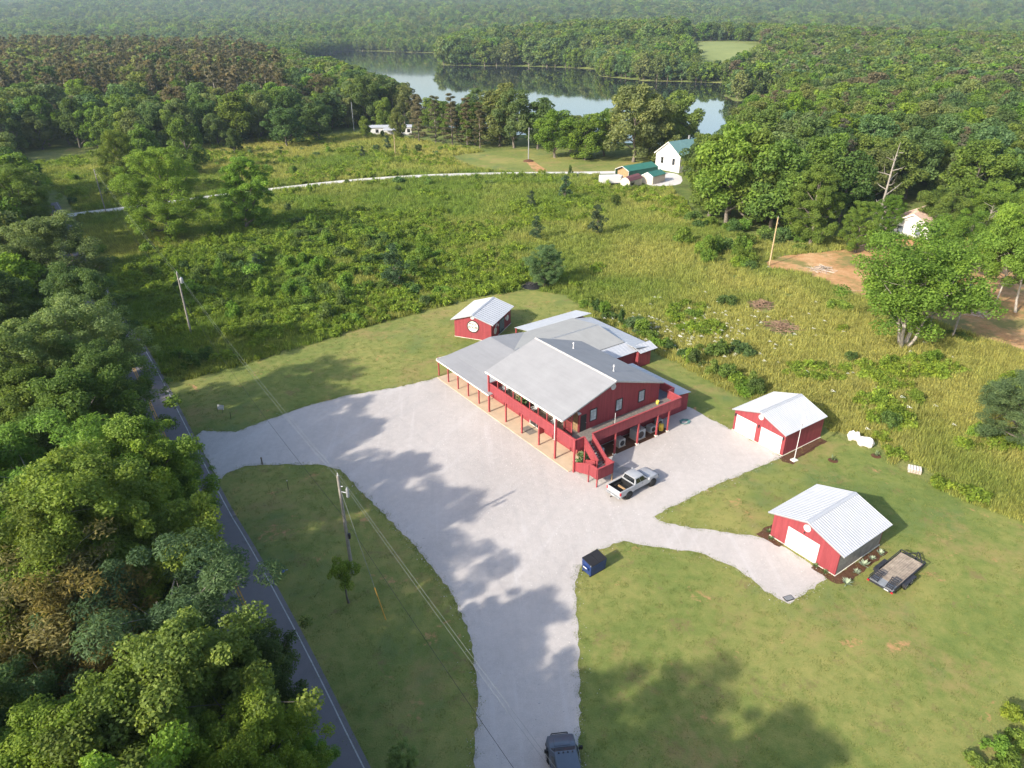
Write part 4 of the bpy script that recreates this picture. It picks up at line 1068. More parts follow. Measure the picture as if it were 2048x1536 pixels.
# ------------------------------------------------------------------ flagpole, bales, pallets and small yard things
fb_ = (31.79, 66.19)
fp = empty("flagpole", (*fb_, 0), 0, "white flagpole with limp flag beside the two-door garage", "flagpole")
MB().box(-.35, .35, -.3, .3, 0, .14).build("base", M_cream, fp, None, (0, 0, .5), .03)
q = MB(); q.tube((0, 0, .1), (0, 0, 6.2), .05, .03, 10); q.lathe([(.02, 6.2), (.07, 6.27), (.02, 6.34)], 10); q.build("shaft", M_white, fp)
fl = MB(); fl.loft([[(0.05 + .06 * math.sin(k * 1.7 + j), .1 * math.cos(k * 1.3) * (j / 5), 6.0 - .26 * j - .02 * k) if k < 4 else (0.22 + .05 * math.sin(k + j), .1 * math.sin(k) * (j / 5), 5.95 - .3 * j) for k in range(8)] for j in range(6)]); fl.build("flag", paint("pale_flag_cloth", (0.66, 0.64, 0.70), .8, .2, 3.0), fp)

M_wrap = paint("white_wrap", (0.72, 0.66, 0.60), .6, .1, 2.0, 0, .4, (0.50, 0.40, 0.34))
def lump_mesh(name, mats, sx, sy, sz, seed, k=.14):
    rg = np.random.default_rng(seed); n, mr = 14, 7; rings = []
    for j in range(mr + 1):
        t = -1 + 2 * j / mr; rr = (1 - abs(t) ** 5) ** .5 * .999 + .001
        ring_ = []
        for i in range(n):
            a = 2 * math.pi * i / n; c, s_ = math.cos(a), math.sin(a); sc = (abs(c) ** 4 + abs(s_) ** 4) ** -.25
            d = 1 + k * rg.uniform(-1, 1)
            ring_.append((t * sx, c * sc * sy * rr * d, max(0.0, sz + s_ * sc * sz * rr * d)))
        rings.append(ring_)
    mb = MB(); mb.loft(rings, 0, False); return mb.mesh(name, mats)
o = link("wrapped_bundle", lump_mesh("wrapped_bundle", M_wrap, 1.0, .55, .5, 3), None, (*(41.13, 69.29), 0), (0, 0, R(-25))); tag(o, "larger white wrapped bundle lying on the lawn behind the garage", "bundle")
o = link("wrapped_bundle", lump_mesh("wrapped_bundle", M_wrap, .75, .5, .5, 9, .2), None, (*(40.37, 70.62), 0), (0, 0, R(-20))); tag(o, "smaller stained white bundle touching the larger one", "bundle")
pl = empty("pallet_stack", (*(44.18, 63.95), 0), R(-25), "low stack of whitish pallets at the lawn's far edge", "pallets")
for k in range(3):
    for i in range(5): MB().box(-.65 + i * .27, -.45 + i * .27, -.5, .5, .12 + k * .17, .15 + k * .17).build("plank", M_wrap, pl)
    for y in (-.45, 0, .38): MB().box(-.65, .65, y, y + .07, .0 + k * .17, .118 + k * .17).build("bearer", M_plank, pl)
for i, (q, lb) in enumerate((((36.18, 66.17), "small sapling in a mulch ring right of the flagpole"), ((41.44, 67.06), "tiny sapling in bare orange soil beyond the white bundles"), ((48.08, 59.62), "pale weed clump at the lawn edge far right"))):
    s_ = MB(); s_.lathe([(.55, 0.012), (.4, .05), (.05, .07)], 14, 'z', (0, 0, 0)); t = empty("sapling", (*q, 0), 0, lb, "sapling"); s_.build("mulch_ring", M_soil if i < 2 else M_lawn, t)
    w = MB(); rg = random.Random(i)
    for k in range(16):
        a = rg.uniform(0, 6.28); r_ = rg.uniform(.1, .35); h_ = rg.uniform(.3, .7); w.add([(r_ * .2 * math.cos(a), r_ * .2 * math.sin(a), .05), (r_ * math.cos(a + .3), r_ * math.sin(a + .3), h_ * .6), (r_ * 1.2 * math.cos(a), r_ * 1.2 * math.sin(a), h_), (r_ * math.cos(a - .3), r_ * math.sin(a - .3), h_ * .6)], [(0, 1, 2, 3)])
    w.build("leaves", paint("sapling_green_%d" % i, (0.12, 0.16, 0.07) if i < 2 else (.5, .5, .42), .7, .2), t)
gr = empty("drain_grate", (*(23.68, 44.93), 0.02), R(20), "dark flat grate at the corner of the gravel apron", "grate")
q = MB(); q.box(-.42, .42, -.28, .28, 0, .05); q.build("frame", M_dark, gr)
for i in range(6): MB().box(-.36 + i * .125, -.29 + i * .125, -.22, .22, .051, .075).build("bar", M_steel, gr)
ys = empty("yard_sign", (*(-37.06, 77.43), 0), R(-15), "small white yard sign on two legs in the shaded lawn", "sign")
MB().box(-.45, .45, -.02, .02, .45, 1.05).build("panel", M_white, ys, None, (R(-18), 0, 0)); q = MB(); q.tube((-.35, 0, 0), (-.35, 0.1, .6), .02); q.tube((.35, 0, 0), (.35, .1, .6), .02); q.build("leg", M_dark, ys)
q = MB(); q.tube((0, 0, 0), (0, 0, .85), .09, .08, 10); q.lathe([(.1, .85), (.1, .93), (.02, .96)], 10); tag(q.build("gate_post", M_bark, None, (*(-28.03, 65.72), 0)), "short dark post where the grass island meets the gravel", "post")
mk = empty("marker_stake", (*(-23.77, 60.96), 0), 0, "thin stake with pale cap on the grass island", "stake"); q = MB(); q.tube((0, 0, 0), (0, 0, 1.1), .025); q.build("shaft", M_dark, mk); q = MB(); q.lathe([(.05, 1.1), (.05, 1.18), (.01, 1.2)], 8); q.build("cap", M_cream, mk)
mk = empty("marker_stake", (*(-35.18, 75.91), 0), 0, "bare thin stake right of the yard sign", "stake"); q = MB(); q.tube((0, 0, 0), (.05, 0, 1.0), .03); q.build("shaft", M_dark, mk)
vb = empty("valve_box", (*(-20.78, 48.45), 0), R(20), "small blue valve cover lying in the shaded grass", "valve cover"); q = MB(); q.lathe([(.2, 0.01), (.2, .14), (.14, .2), (.02, .21)], 12); q.build("lid", paint("valve_blue", (0.08, 0.14, 0.32), .5), vb); MB().box(.1, .5, -.04, .04, .02, .1).build("handle", M_steel, vb)
# things under and on the deck
def hvac(name, label, u, v, sx, sy, sz, mat, fan=True):
    w = Matrix.Rotation(BYAW, 4, 'Z') @ Vector((u, v, 0)); t = empty(name, (BX + w.x, BY + w.y, 0.035), BYAW, label, "air conditioner")
    MB().box(-sx / 2, sx / 2, -sy / 2, sy / 2, .06, sz).build("cabinet", mat, t, bevel=.03)
    MB().box(-sx / 2 - .06, sx / 2 + .06, -sy / 2 - .06, sy / 2 + .06, 0, .058).build("pad", M_concrete, t)
    f = MB(); f.lathe([(min(sy, sz) * .36, sx / 2 + .001), (min(sy, sz) * .36, sx / 2 + .03)], 18, 'x', (0, 0, sz * .52), smooth=False); f.build("fan_grille", M_dark, t)
    f = MB()
    for k in range(4): f.box(-sx * .35, sx * .35, -sy * .4 + k * sy * .22, -sy * .3 + k * sy * .22, sz + .001, sz + .02)
    f.build("top_louvre", M_steel, t); return t
M_beigeac = paint("beige_cabinet", (0.42, 0.40, 0.36), .5, .1, 2.0); M_greyac = paint("grey_cabinet", (0.34, 0.36, 0.37), .45, .1, 2.0)
hvac("ac_unit", "pale grey cabinet unit beside the stair under the deck", 15.5, 4.3, .95, 1.15, 1.0, M_greyac)
hvac("ac_unit", "beige air conditioner with dark round opening under the deck", 15.4, 7.8, .9, 1.0, .95, M_beigeac)
hvac("ac_unit", "large grey package unit with ducts in the middle under the deck", 15.4, 10.7, 1.15, 1.5, 1.25, M_greyac)
hvac("ac_unit", "small grey unit behind the second post from the right under the deck", 15.3, 13.1, .8, .9, .8, M_greyac)
hvac("ac_unit", "small wall-side unit at the far end under the deck", 14.8, 14.9, .6, .8, .8, M_greyac)
def place(u, v, z=0): w = Matrix.Rotation(BYAW, 4, 'Z') @ Vector((u, v, 0)); return (BX + w.x, BY + w.y, z)
M_yel = paint("yellow_plastic", (0.62, 0.45, 0.06), .45, .1, 3.0)
bk = empty("bucket", place(14.75, 14.4, DZ + .003), 0, "yellow bucket standing on the upper deck", "bucket"); q = MB(); q.lathe([(.17, 0), (.21, .42), (.19, .42), (.16, .05)], 16); q.build("pail", M_yel, bk); q = MB(); q.path([(-.2, 0, .4), (-.12, 0, .58), (.12, 0, .58), (.2, 0, .4)], [.012] * 4, 5); q.build("handle", M_steel, bk)
bk = empty("barrel", place(15.9, 14.2, .035), 0, "yellowed plastic drum under the far end of the deck", "barrel"); q = MB(); q.lathe([(.26, 0), (.3, .1), (.31, .45), (.3, .8), (.26, .88), (.05, .88)], 16); q.build("drum", M_yel, bk); q = MB(); q.lathe([(.05, .88), (.05, .92)], 10); q.build("cap", M_white, bk)
ut = empty("umbrella_stand", place(15.3, 6.9, DZ + .003), 0, "slim white pole on a stand on the upper deck", "stand"); q = MB(); q.lathe([(.22, 0), (.2, .06), (.05, .1)], 14); q.build("base", M_dark, ut); q = MB(); q.tube((0, 0, .08), (0, 0, 1.5), .035, n=8); q.build("pole", M_white, ut)
hs = MB(); rg = random.Random(4)
for k in range(60): pass
pts = [Vector(place(16.3 + .35 * math.cos(k * .9) * (1 + .02 * k), 18.0 + .45 * math.sin(k * .9) * (1 + .02 * k), .05 + .002 * k)) for k in range(40)]; hs.path(pts, [.03] * 40, 5); tag(hs.build("garden_hose", paint("teal_hose", (0.10, 0.22, 0.21), .5)), "coiled teal garden hose on shaded gravel by the lean-to wall", "hose")
dmat = MB(); dmat.box(-.95, .95, -.6, .6, 0, .015); tag(dmat.build("door_mat", M_deck, None, place(6.6, 1.2, .103), (0, 0, BYAW)), "grey door mat before the ground-floor entrance", "mat")
# balcony chairs and plants, pots under the stair
def chair(u, v, rot, mat, lb):
    t = empty("porch_chair", place(u, v, DZ + .003), BYAW + rot, lb, "chair", "chairs on the front balcony")
    MB().box(-.27, .27, -.25, .27, .38, .44).build("seat", mat, t); MB().box(-.27, .27, .27, .33, .44, 1.0).build("backrest", mat, t, None, (R(-10), 0, 0))
    for x in (-.23, .23):
        for y in (-.2, .24): MB().box(x - .025, x + .025, y - .025, y + .025, 0, .38).build("leg", mat, t)
        MB().box(x - .04, x + .04, -.24, .28, .6, .64).build("armrest", mat, t)
chair(1.5, 1.3, .2, M_white, "white porch chair nearest the wing end of the balcony"); chair(4.3, 1.2, -.3, M_tan, "timber porch chair left of the balcony plants")
chair(7.6, 1.1, .1, M_white, "white porch chair in the middle of the balcony"); chair(11.4, 1.0, .3, M_white, "white porch chair near the picket screen"); chair(6.3, 1.4, .1, M_dark, "dark porch chair beside the balcony plants")
def pot_plant(loc, s, seed, lb, col):
    rg = random.Random(seed); t = empty("potted_plant", loc, 0, lb, "potted plant")
    q = MB(); q.lathe([(.14 * s, 0), (.2 * s, .32 * s), (.17 * s, .32 * s)], 12); q.build("pot", M_tan if seed % 2 else M_dark, t)
    w = MB()
    for k in range(70):
        a = rg.uniform(0, 6.28); e = rg.uniform(.2, 1.4); r_ = rg.uniform(.2, .5) * s; c = Vector((r_ * math.cos(a) * math.cos(e), r_ * math.sin(a) * math.cos(e), .35 * s + r_ * math.sin(e)))
        u_ = Vector((rg.uniform(-1, 1), rg.uniform(-1, 1), rg.uniform(-.3, .6))).normalized() * .13 * s; v_ = u_.orthogonal() * .6
        w.add([c - u_, c + v_ * .6, c + u_, c - v_ * .6], [(0, 1, 2, 3)])
    w.build("leaves", col, t)
M_pl1 = paint("pot_leaf_green", (0.06, 0.11, 0.03), .6, .3, 6.0); M_pl2 = paint("pot_leaf_dry", (0.16, 0.13, 0.06), .7, .3, 6.0)
pot_plant(place(5.0, .9, DZ + .003), 1.5, 1, "tall dry potted plant on the balcony", M_pl2); pot_plant(place(5.7, .8, DZ + .003), 1.4, 2, "dark potted plant beside the dry one on the balcony", M_pl1)
pot_plant(place(15.9, 1.7, .1), 1.7, 3, "largest potted plant under the stair", M_pl1); pot_plant(place(15.2, 2.0, .1), 1.3, 5, "brownish potted plant under the stair", M_pl2); pot_plant(place(16.0, .9, .1), 1.1, 4, "small potted plant at the slab's end under the stair", M_pl1)
# wire panels lying on the gravel by the stair
for k, (u, v, rz, lb) in enumerate(((17.6, 4.2, .05, "wire mesh panel lying flat on gravel right of the stair"), (19.3, 4.4, .5, "second wire mesh panel lying nearer the truck"))):
    t = empty("wire_panel", place(u, v, .03), BYAW + rz, lb, "panel"); q = MB()
    for x in (-.8, 0, .8): q.tube((x, -.7, .02), (x, .7, .02), .018, n=5)
    for y in (-.7, .7): q.tube((-.8, y, .02), (.8, y, .02), .018, n=5)
    q.build("frame", M_steel, t); q = MB()
    for i in range(11):
        f = -.8 + i * .16; q.tube((f, -.7, .025), (f, .7, .025), .006, n=4)
        q.tube((-.8, f * .87, .03), (.8, f * .87, .03), .006, n=4)
    q.build("wire_mesh", M_wire, t)
# charred brush heap at the back lawn edge
bp_ = empty("burn_pile", (*(3.90, 125.04), 0), 0, "dark charred brush pile at the back edge of the lawn", "brush pile"); rg = random.Random(12)
md = MB(); md.lathe([(1.9, 0), (1.5, .3), (.9, .55), (.2, .65)], 14); md.build("ash_mound", M_black, bp_)
for k in range(26):
    a = rg.uniform(0, 6.28); r_ = rg.uniform(0, 1.3); z = .65 - r_ * .32; l_ = rg.uniform(.5, 1.1); b_ = rg.uniform(0, 3.14)
    q = MB(); c = Vector((r_ * math.cos(a), r_ * math.sin(a), z)); d_ = Vector((math.cos(b_), math.sin(b_), rg.uniform(-.15, .25))) * l_; q.tube(c - d_, c + d_, .07, .04, 6); q.build("log", M_dark if k % 3 else M_bark, bp_)
def brush_pile(name, lb, loc, s, seed, mat, n=60, flat=.35):
    t = empty(name, (*loc, 0), 0, lb, "brush pile"); rg = random.Random(seed); q = MB()
    for k in range(n):
        a = rg.uniform(0, 6.28); r_ = rg.uniform(0, 1) * s; c = Vector((r_ * math.cos(a), r_ * math.sin(a) * .8, rg.uniform(.05, flat * s * (1 - r_ / s) + .1))); b_ = rg.uniform(0, 6.28)
        d_ = Vector((math.cos(b_), math.sin(b_), rg.uniform(-.2, .3))) * rg.uniform(.3, .9) * s * .5; q.tube(c - d_, c + d_, .05, .02, 5, False)
    q.build("branches", mat, t)
M_deadbrush = paint("dead_brush", (0.24, 0.155, 0.10), .9, .3, 3.0); M_rubble = paint("pale_rubble", (0.48, 0.40, 0.33), .9, .25, 3.0)
brush_pile("brush_pile", "rusty dead brush heap in the green weeds, upper one", (43.41, 114.54), 3.0, 1, M_deadbrush, 110); brush_pile("brush_pile", "flat dead brush heap in the green weeds, lower one", (43.58, 104.87), 3.6, 2, M_deadbrush, 110, .2)
brush_pile("rubble_heap", "heap of pale broken boards on the clay track", (61.75, 134.33), 2.6, 3, M_rubble, 90); brush_pile("rubble_heap", "low pale debris row under the right-hand trees", (78.72, 110.49), 2.4, 4, M_rubble, 70, .15)
# mulch bed along the one-door shed with pale agave-like plants
def at_shed(x, y, z=0): w = Matrix.Rotation(R(-54.85), 4, 'Z') @ Vector((x, y, 0)); return (24.83 + w.x, 53.25 + w.y, z)
sheet("mulch_bed", wobble([at_shed(*q)[:2] for q in ((-1.0, 1.6), (-.9, -1.0), (1.55, -.75), (1.6, -.07), (-.07, -.07), (-.07, 1.6))], .4, .1, 2), .03, M_soil, "mulch bed at the left corner of the one-door shed")
sheet("mulch_bed", wobble([at_shed(*q)[:2] for q in ((4.95, -.07), (5.0, -.85), (7.6, -.8), (8.05, .5), (7.9, 6.8), (6.9, 6.9), (6.9, -.07))], .4, .1, 3), .03, M_soil, "mulch bed round the right side of the one-door shed")
def at_gar(x, y): w = Matrix.Rotation(R(-55.73), 4, 'Z') @ Vector((x, y, 0)); return (26.75 + w.x, 73.03 + w.y)
sheet("mulch_bed", wobble([at_gar(*q) for q in ((7.22, -.6), (7.9, -.9), (8.9, -.5), (8.5, 1.0), (8.2, 7.0), (7.22, 7.0))], .4, .1, 4), .03, M_soil, "mulch bed along the right side of the two-door garage")
def agave(loc, s, seed, lb, mat, name="rosette_plant"):
    rg = random.Random(seed); w = MB()
    for k in range(22):
        a = k * 2.4; e = rg.uniform(.35, 1.25); L_ = s * rg.uniform(.7, 1.0); d_ = Vector((math.cos(a) * math.cos(e), math.sin(a) * math.cos(e), math.sin(e))); t_ = Vector((-math.sin(a), math.cos(a), 0)) * .07 * s
        m_ = d_ * L_ * .55; tip = d_ * L_; tip.z *= .8
        w.add([t_ * -.6, t_ * .6, m_ + t_, tip, m_ - t_], [(0, 1, 2, 4), (4, 2, 3)])
    o = w.build(name, mat, None, loc); return tag(o, lb, "plant", "rosette plants in the shed's mulch bed")
M_agave = paint("pale_agave_leaf", (0.30, 0.36, 0.24), .5, .25, 4.0); M_herb = paint("herb_leaf", (0.10, 0.15, 0.05), .6, .3, 5.0)
for i, (q, s, lb) in enumerate((((8.05, -.15), .85, "pale spiky plant at the shed's near right corner"), ((7.7, 1.9), .6, "second pale spiky plant along the shed's block wall"), ((7.6, 3.3), .85, "third and fullest pale spiky plant along the shed's block wall"), ((7.6, 4.7), .6, "fourth pale spiky plant along the shed's block wall"), ((7.6, 6.0), .7, "pale spiky plant at the far end of the shed's block wall"), ((-.6, 1.9), .6, "pale spiky plant behind the shed's left corner"))):
    agave((*at_shed(*q)[:2], .03), s, i, lb, M_agave)
for i, (q, lb) in enumerate((((-.35, .3), "small green plant at the shed's left front corner"), ((5.1, -.35), "small green plant right of the shed's white door"), ((6.1, -.4), "yellowish green plant before the shed's right front wall"), ((.4, -.5), "low green plant before the shed's left front wall"))):
    agave((*at_shed(*q)[:2], .03), .55, 20 + i, lb, M_herb)


# ------------------------------------------------------------------ vegetation
def leaf_mat(name, inst=False, trans=0.42, base=None):
    m, nt, p = new_mat(name)
    at = nt.nodes.new("ShaderNodeAttribute"); at.attribute_name = "leafvar"
    if inst:
        tn = nt.nodes.new("ShaderNodeAttribute"); tn.attribute_type = 'INSTANCER'; tn.attribute_name = "tint"; tint = tn.outputs["Color"]
    else:
        oi = nt.nodes.new("ShaderNodeObjectInfo"); tint = oi.outputs["Color"]
    # leaf-to-leaf variation: brighter/yellower or duller than the tree's own green
    v = ramp(nt, [(0.0, (0.62, 0.68, 0.7)), (0.5, (1.0, 1.0, 1.0)), (1.0, (1.42, 1.28, 1.05))], at.outputs["Fac"])
    col = mix(nt, 1.0, tint, v, 'MULTIPLY')
    nt.links.new(col, p.inputs["Base Color"])
    p.inputs["Roughness"].default_value = 0.6; p.inputs["Specular IOR Level"].default_value = 0.18
    tr = nt.nodes.new("ShaderNodeBsdfTranslucent")
    nt.links.new(mix(nt, 1.0, col, (1.15, 1.2, 0.55), 'MULTIPLY'), tr.inputs["Color"])
    ms = nt.nodes.new("ShaderNodeMixShader"); ms.inputs[0].default_value = trans
    out = nt.nodes["Material Output"]
    nt.links.new(p.outputs[0], ms.inputs[1]); nt.links.new(tr.outputs[0], ms.inputs[2]); nt.links.new(ms.outputs[0], out.inputs[0])
    return m
M_leaf = leaf_mat("tree_leaf"); M_leaf_i = leaf_mat("woodland_leaf", True)

def np_mesh(name, V, F4, mats, var=None, mi=None):
    """quads from numpy arrays"""
    me = bpy.data.meshes.new(name)
    nf = len(F4)
    me.vertices.add(len(V)); me.vertices.foreach_set("co", np.asarray(V, np.float32).ravel())
    me.loops.add(nf * 4); me.loops.foreach_set("vertex_index", np.asarray(F4, np.int32).ravel())
    me.polygons.add(nf); me.polygons.foreach_set("loop_start", np.arange(0, nf * 4, 4, dtype=np.int32)); me.polygons.foreach_set("loop_total", np.full(nf, 4, np.int32))
    for m in mats: me.materials.append(m)
    if mi is not None: me.polygons.foreach_set("material_index", np.asarray(mi, np.int32))
    me.update(calc_edges=True)
    if var is not None:
        a = me.attributes.new("leafvar", 'FLOAT', 'FACE'); a.data.foreach_set("value", np.asarray(var, np.float32))
    return me

def leaves(rg, cen, rad, n, size, aspect=0.6, up=0.5, shell=0.55, squash=0.8, drop=0.0):
    """n leaf sprays spread over clumps (cen: k x 3, rad: k)"""
    k = len(cen)
    w = rad ** 2; idx = rg.choice(k, n, p=w / w.sum())
    d = rg.normal(size=(n, 3)); d[:, 2] += 0.35; d /= np.linalg.norm(d, axis=1, keepdims=True)
    r = rad[idx] * (shell + (1.08 - shell) * rg.random(n) ** 0.6)
    off = d * r[:, None]; off[:, 2] *= squash
    pos = cen[idx] + off
    pos[:, 2] -= drop * np.abs(rg.normal(size=n)) * rad[idx]
    nrm = d * 0.6 + rg.normal(size=(n, 3)) * 0.55; nrm[:, 2] += up; nrm /= np.linalg.norm(nrm, axis=1, keepdims=True)
    t = rg.normal(size=(n, 3)); t -= nrm * (t * nrm).sum(1, keepdims=True); t /= np.linalg.norm(t, axis=1, keepdims=True)
    b = np.cross(nrm, t)
    s = size * rg.uniform(0.6, 1.35, n)
    a = t * s[:, None]; c = b * (s * aspect)[:, None]
    bend = nrm * (s * 0.22)[:, None]
    V = np.stack([pos - a - bend, pos + c * rg.uniform(.6, 1.2, (n, 1)), pos + a - bend, pos - c * rg.uniform(.6, 1.2, (n, 1))], 1).reshape(-1, 3)
    F = np.arange(n * 4).reshape(-1, 4)
    cv = rg.random(k)
    var = np.clip(0.5 * cv[idx] + 0.5 * rg.random(n), 0, 1)
    return V, F, var

def tubes_np(paths, n=5):
    V = []; F = []
    for pts, rs in paths:
        pts = [Vector(q) for q in pts]; base = len(V); m = len(pts)
        for i, q in enumerate(pts):
            d = (pts[min(i + 1, m - 1)] - pts[max(i - 1, 0)]).normalized(); a = d.orthogonal().normalized(); b = d.cross(a)
            for j in range(n):
                t = 2 * math.pi * j / n; V.append(tuple(q + a * (rs[i] * math.cos(t)) + b * (rs[i] * math.sin(t))))
        for i in range(m - 1):
            for j in range(n): F.append((base + i * n + j, base + i * n + (j + 1) % n, base + (i + 1) * n + (j + 1) % n, base + (i + 1) * n + j))
    return np.array(V), np.array(F)

def broadleaf(seed, H=16.0, Rr=5.2, nclump=60, nleaf=16000, size=0.2, crown0=0.22, form='round', limbs=10, clump=1.35, aspect=.6, twigs=0, sides=6, drop=0.0, up=.5, shell=.55, slim=1.0):
    """returns (trunk V,F), (crown V,F,var) for a tapered trunk with limbs and an uneven clumped crown"""
    rg = np.random.default_rng(seed); paths = []
    lean = rg.normal(size=2) * .04 * H
    tz = [0, .1, .25, .42, .58, .72] if form == 'umbrella' or form == 'cone' else [0, .12, .3, .48, .64, .8]; tr = np.array([.026, .019, .016, .012, .007, .003]) * H * slim
    tp = [(lean[0] * f + rg.normal() * .008 * H * (f > 0), lean[1] * f + rg.normal() * .008 * H * (f > 0), f * H) for f in tz]
    paths.append((tp, tr))
    def env(f):          # crown radius against relative height
        g = np.clip((f - crown0) / (1 - crown0), 0, 1)
        if form == 'round': return Rr * np.sqrt(np.clip(1 - ((g - .45) / .57) ** 2, 0.02, 1))
        if form == 'cone': return Rr * (1 - g) ** .75 + .15
        if form == 'upright': return Rr * np.clip(np.sin(math.pi * np.clip(g * .92 + .08, 0, 1)) ** .55, .1, 1)
        if form == 'umbrella': return Rr * np.clip(1.05 * g ** .5 * np.sqrt(np.clip(1 - ((g - .5) / .52) ** 2, .02, 1)), .1, 1)
        return Rr
    cen = []; rad = []
    lob = rg.uniform(.72, 1.18, 12)
    for i in range(limbs):
        f0 = crown0 * .9 + (0.62 - crown0 * .9) * (i + rg.random()) / limbs; az = i * 2.4 + rg.normal() * .35
        f1 = min(.96, f0 + rg.uniform(.16, .34)); L = env(f1) * rg.uniform(.75, 1.0) * lob[i % 12]
        p0 = np.array([np.interp(f0, tz, [q[0] for q in tp]), np.interp(f0, tz, [q[1] for q in tp]), f0 * H]); p3 = np.array([lean[0] * f1 + L * math.cos(az), lean[1] * f1 + L * math.sin(az), f1 * H])
        pm = p0 * .5 + p3 * .5 + np.array([0, 0, -.02 * H]) + rg.normal(size=3) * .02 * H
        r0 = np.interp(f0, tz, tr) * .62
        paths.append(([p0, pm, p3], [r0, r0 * .6, r0 * .18]))
        for q in (p3, pm * .4 + p3 * .6): cen.append(q + rg.normal(size=3) * .3); rad.append(clump * rg.uniform(.8, 1.3))
        for k in range(twigs):
            s = pm * (1 - (k + 1) / (twigs + 1)) + p3 * ((k + 1) / (twigs + 1)); e = s + rg.normal(size=3) * np.array([1, 1, .6]) * clump * 1.3
            paths.append(([s, (s + e) / 2 + rg.normal(size=3) * .1, e], [r0 * .25, r0 * .16, r0 * .05])); cen.append(e); rad.append(clump * rg.uniform(.5, .9))
    while len(cen) < nclump:
        f = crown0 + (1 - crown0) * rg.random() ** .85; az = rg.uniform(0, 6.283); rr = env(f) * lob[int(az / 6.2832 * 12) % 12] * (rg.uniform(.45, 1.0) if rg.random() < .85 else rg.uniform(0, .4))
        cen.append(np.array([lean[0] * f + rr * math.cos(az), lean[1] * f + rr * math.sin(az), min(f, .95) * H])); rad.append(clump * rg.uniform(.6, 1.25) * (1.1 - .35 * f))
    cen = np.array(cen); rad = np.array(rad)
    V, F, var = leaves(rg, cen, rad, nleaf, size, aspect, up, shell, .8, drop)
    V[:, 2] = np.maximum(V[:, 2], .05 * H)
    return tubes_np(paths, sides), (V, F, var)

def pine(seed, H=20.0, nleaf=3000, size=.3, bare=.55, spread=2.2, sides=5, nb=16):
    rg = np.random.default_rng(seed); paths = [([(0, 0, 0), (rg.normal() * .1, rg.normal() * .1, H * .5), (rg.normal() * .2, rg.normal() * .2, H * .98)], [.012 * H, .009 * H, .002 * H])]
    cen = []; rad = []
    for i in range(nb):
        f = bare + (1 - bare) * (i + rg.random()) / nb; az = i * 2.4 + rg.normal() * .3; L = spread * (1.15 - .85 * (f - bare) / (1 - bare)) * rg.uniform(.6, 1.1)
        p0 = np.array([0, 0, f * H]); p1 = np.array([L * math.cos(az), L * math.sin(az), f * H + rg.uniform(-.05, .12) * L])
        paths.append(([p0, p1], [.003 * H, .001 * H]))
        for q in (.55, 1.0): cen.append(p0 * (1 - q) + p1 * q); rad.append(rg.uniform(.5, .9) * spread * .38)
    for i in range(8):      # bare dead stubs on the lower trunk
        f = rg.uniform(min(.2, bare * .5), bare); az = rg.uniform(0, 6.28); L = rg.uniform(.6, 1.6); paths.append(([np.array([0, 0, f * H]), np.array([L * math.cos(az), L * math.sin(az), f * H + .1])], [.002 * H, .0008 * H]))
    V, F, var = leaves(rg, np.array(cen), np.array(rad), nleaf, size, .35, .3, .2, .6)
    return tubes_np(paths, sides), (V, F, var)

PROTO = {}
def reg_joint(key, data, bark=M_bark, leaf=None):
    (tv, tf), (cv, cf, var) = data
    V = np.concatenate([cv, tv]); F = np.concatenate([cf, tf + len(cv)])
    mi = np.concatenate([np.zeros(len(cf)), np.ones(len(tf))]); vv = np.concatenate([var, np.full(len(tf), .5)])
    PROTO[key] = np_mesh(key, V, F, [leaf or M_leaf_i, bark], vv, mi)

def reg(key, data, bark=M_bark):
    (tv, tf), (cv, cf, var) = data
    if key in ("near_oak", "near_oak_b", "near_maple"): reg_joint(key + "_joint", data, bark)
    PROTO[key] = (np_mesh(key + "_trunk", tv, tf, [bark]), np_mesh(key + "_crown", cv, cf, [M_leaf], var))
# near (large in the picture)
reg("near_oak", broadleaf(1, 16, 5.6, 250, 92000, .098, .10, 'round', 15, .95, .62, 3, shell=.2))
reg("near_oak_b", broadleaf(2, 16, 5.2, 240, 88000, .095, .08, 'round', 15, .9, .6, 3, shell=.2))
reg("near_maple", broadleaf(3, 16, 4.6, 220, 80000, .10, .08, 'upright', 16, .85, .75, 3, up=.35, shell=.2))
reg("near_feathery", broadleaf(4, 15, 5.4, 95, 42000, .14, .2, 'umbrella', 14, 1.1, .3, 3, up=.9, drop=.2), M_palebark)
reg("near_cedar", broadleaf(5, 14, 4.6, 90, 30000, .13, .08, 'cone', 22, .95, .28, 4, drop=.15, shell=.2), M_palebark)
reg("near_open", broadleaf(6, 16, 5.8, 70, 36000, .15, .28, 'round', 14, 1.25, .6, 2, shell=.35, slim=.55), M_palebark)
def multi_stem(seed, stems=4):
    A = []
    rg = np.random.default_rng(seed); tv = []; tf = []; cv = []; cf = []; vr = []; nt_ = nc_ = 0
    for i in range(stems):
        (a, b), (c, d, e) = broadleaf(seed + i, 16 * rg.uniform(.8, 1.0), 3.9, 46, 12500, .15, .2, 'round', 9, 1.25, .6, 2, shell=.35, slim=.6)
        az = i * 2 * math.pi / stems + .4; off = np.array([math.cos(az), math.sin(az), 0]); sh = lambda q: q + off * (0.35 + q[:, 2:3] * .22)
        tv.append(sh(a)); tf.append(b + nt_); nt_ += len(a); cv.append(sh(c)); cf.append(d + nc_); nc_ += len(c); vr.append(e)
    return (np.concatenate(tv), np.concatenate(tf)), (np.concatenate(cv), np.concatenate(cf), np.concatenate(vr))
reg("near_multi", multi_stem(70), M_palebark)
reg("small_tree", broadleaf(8, 4, 1.25, 40, 9000, .06, .42, 'round', 9, .36, .6, 1, slim=1.5))
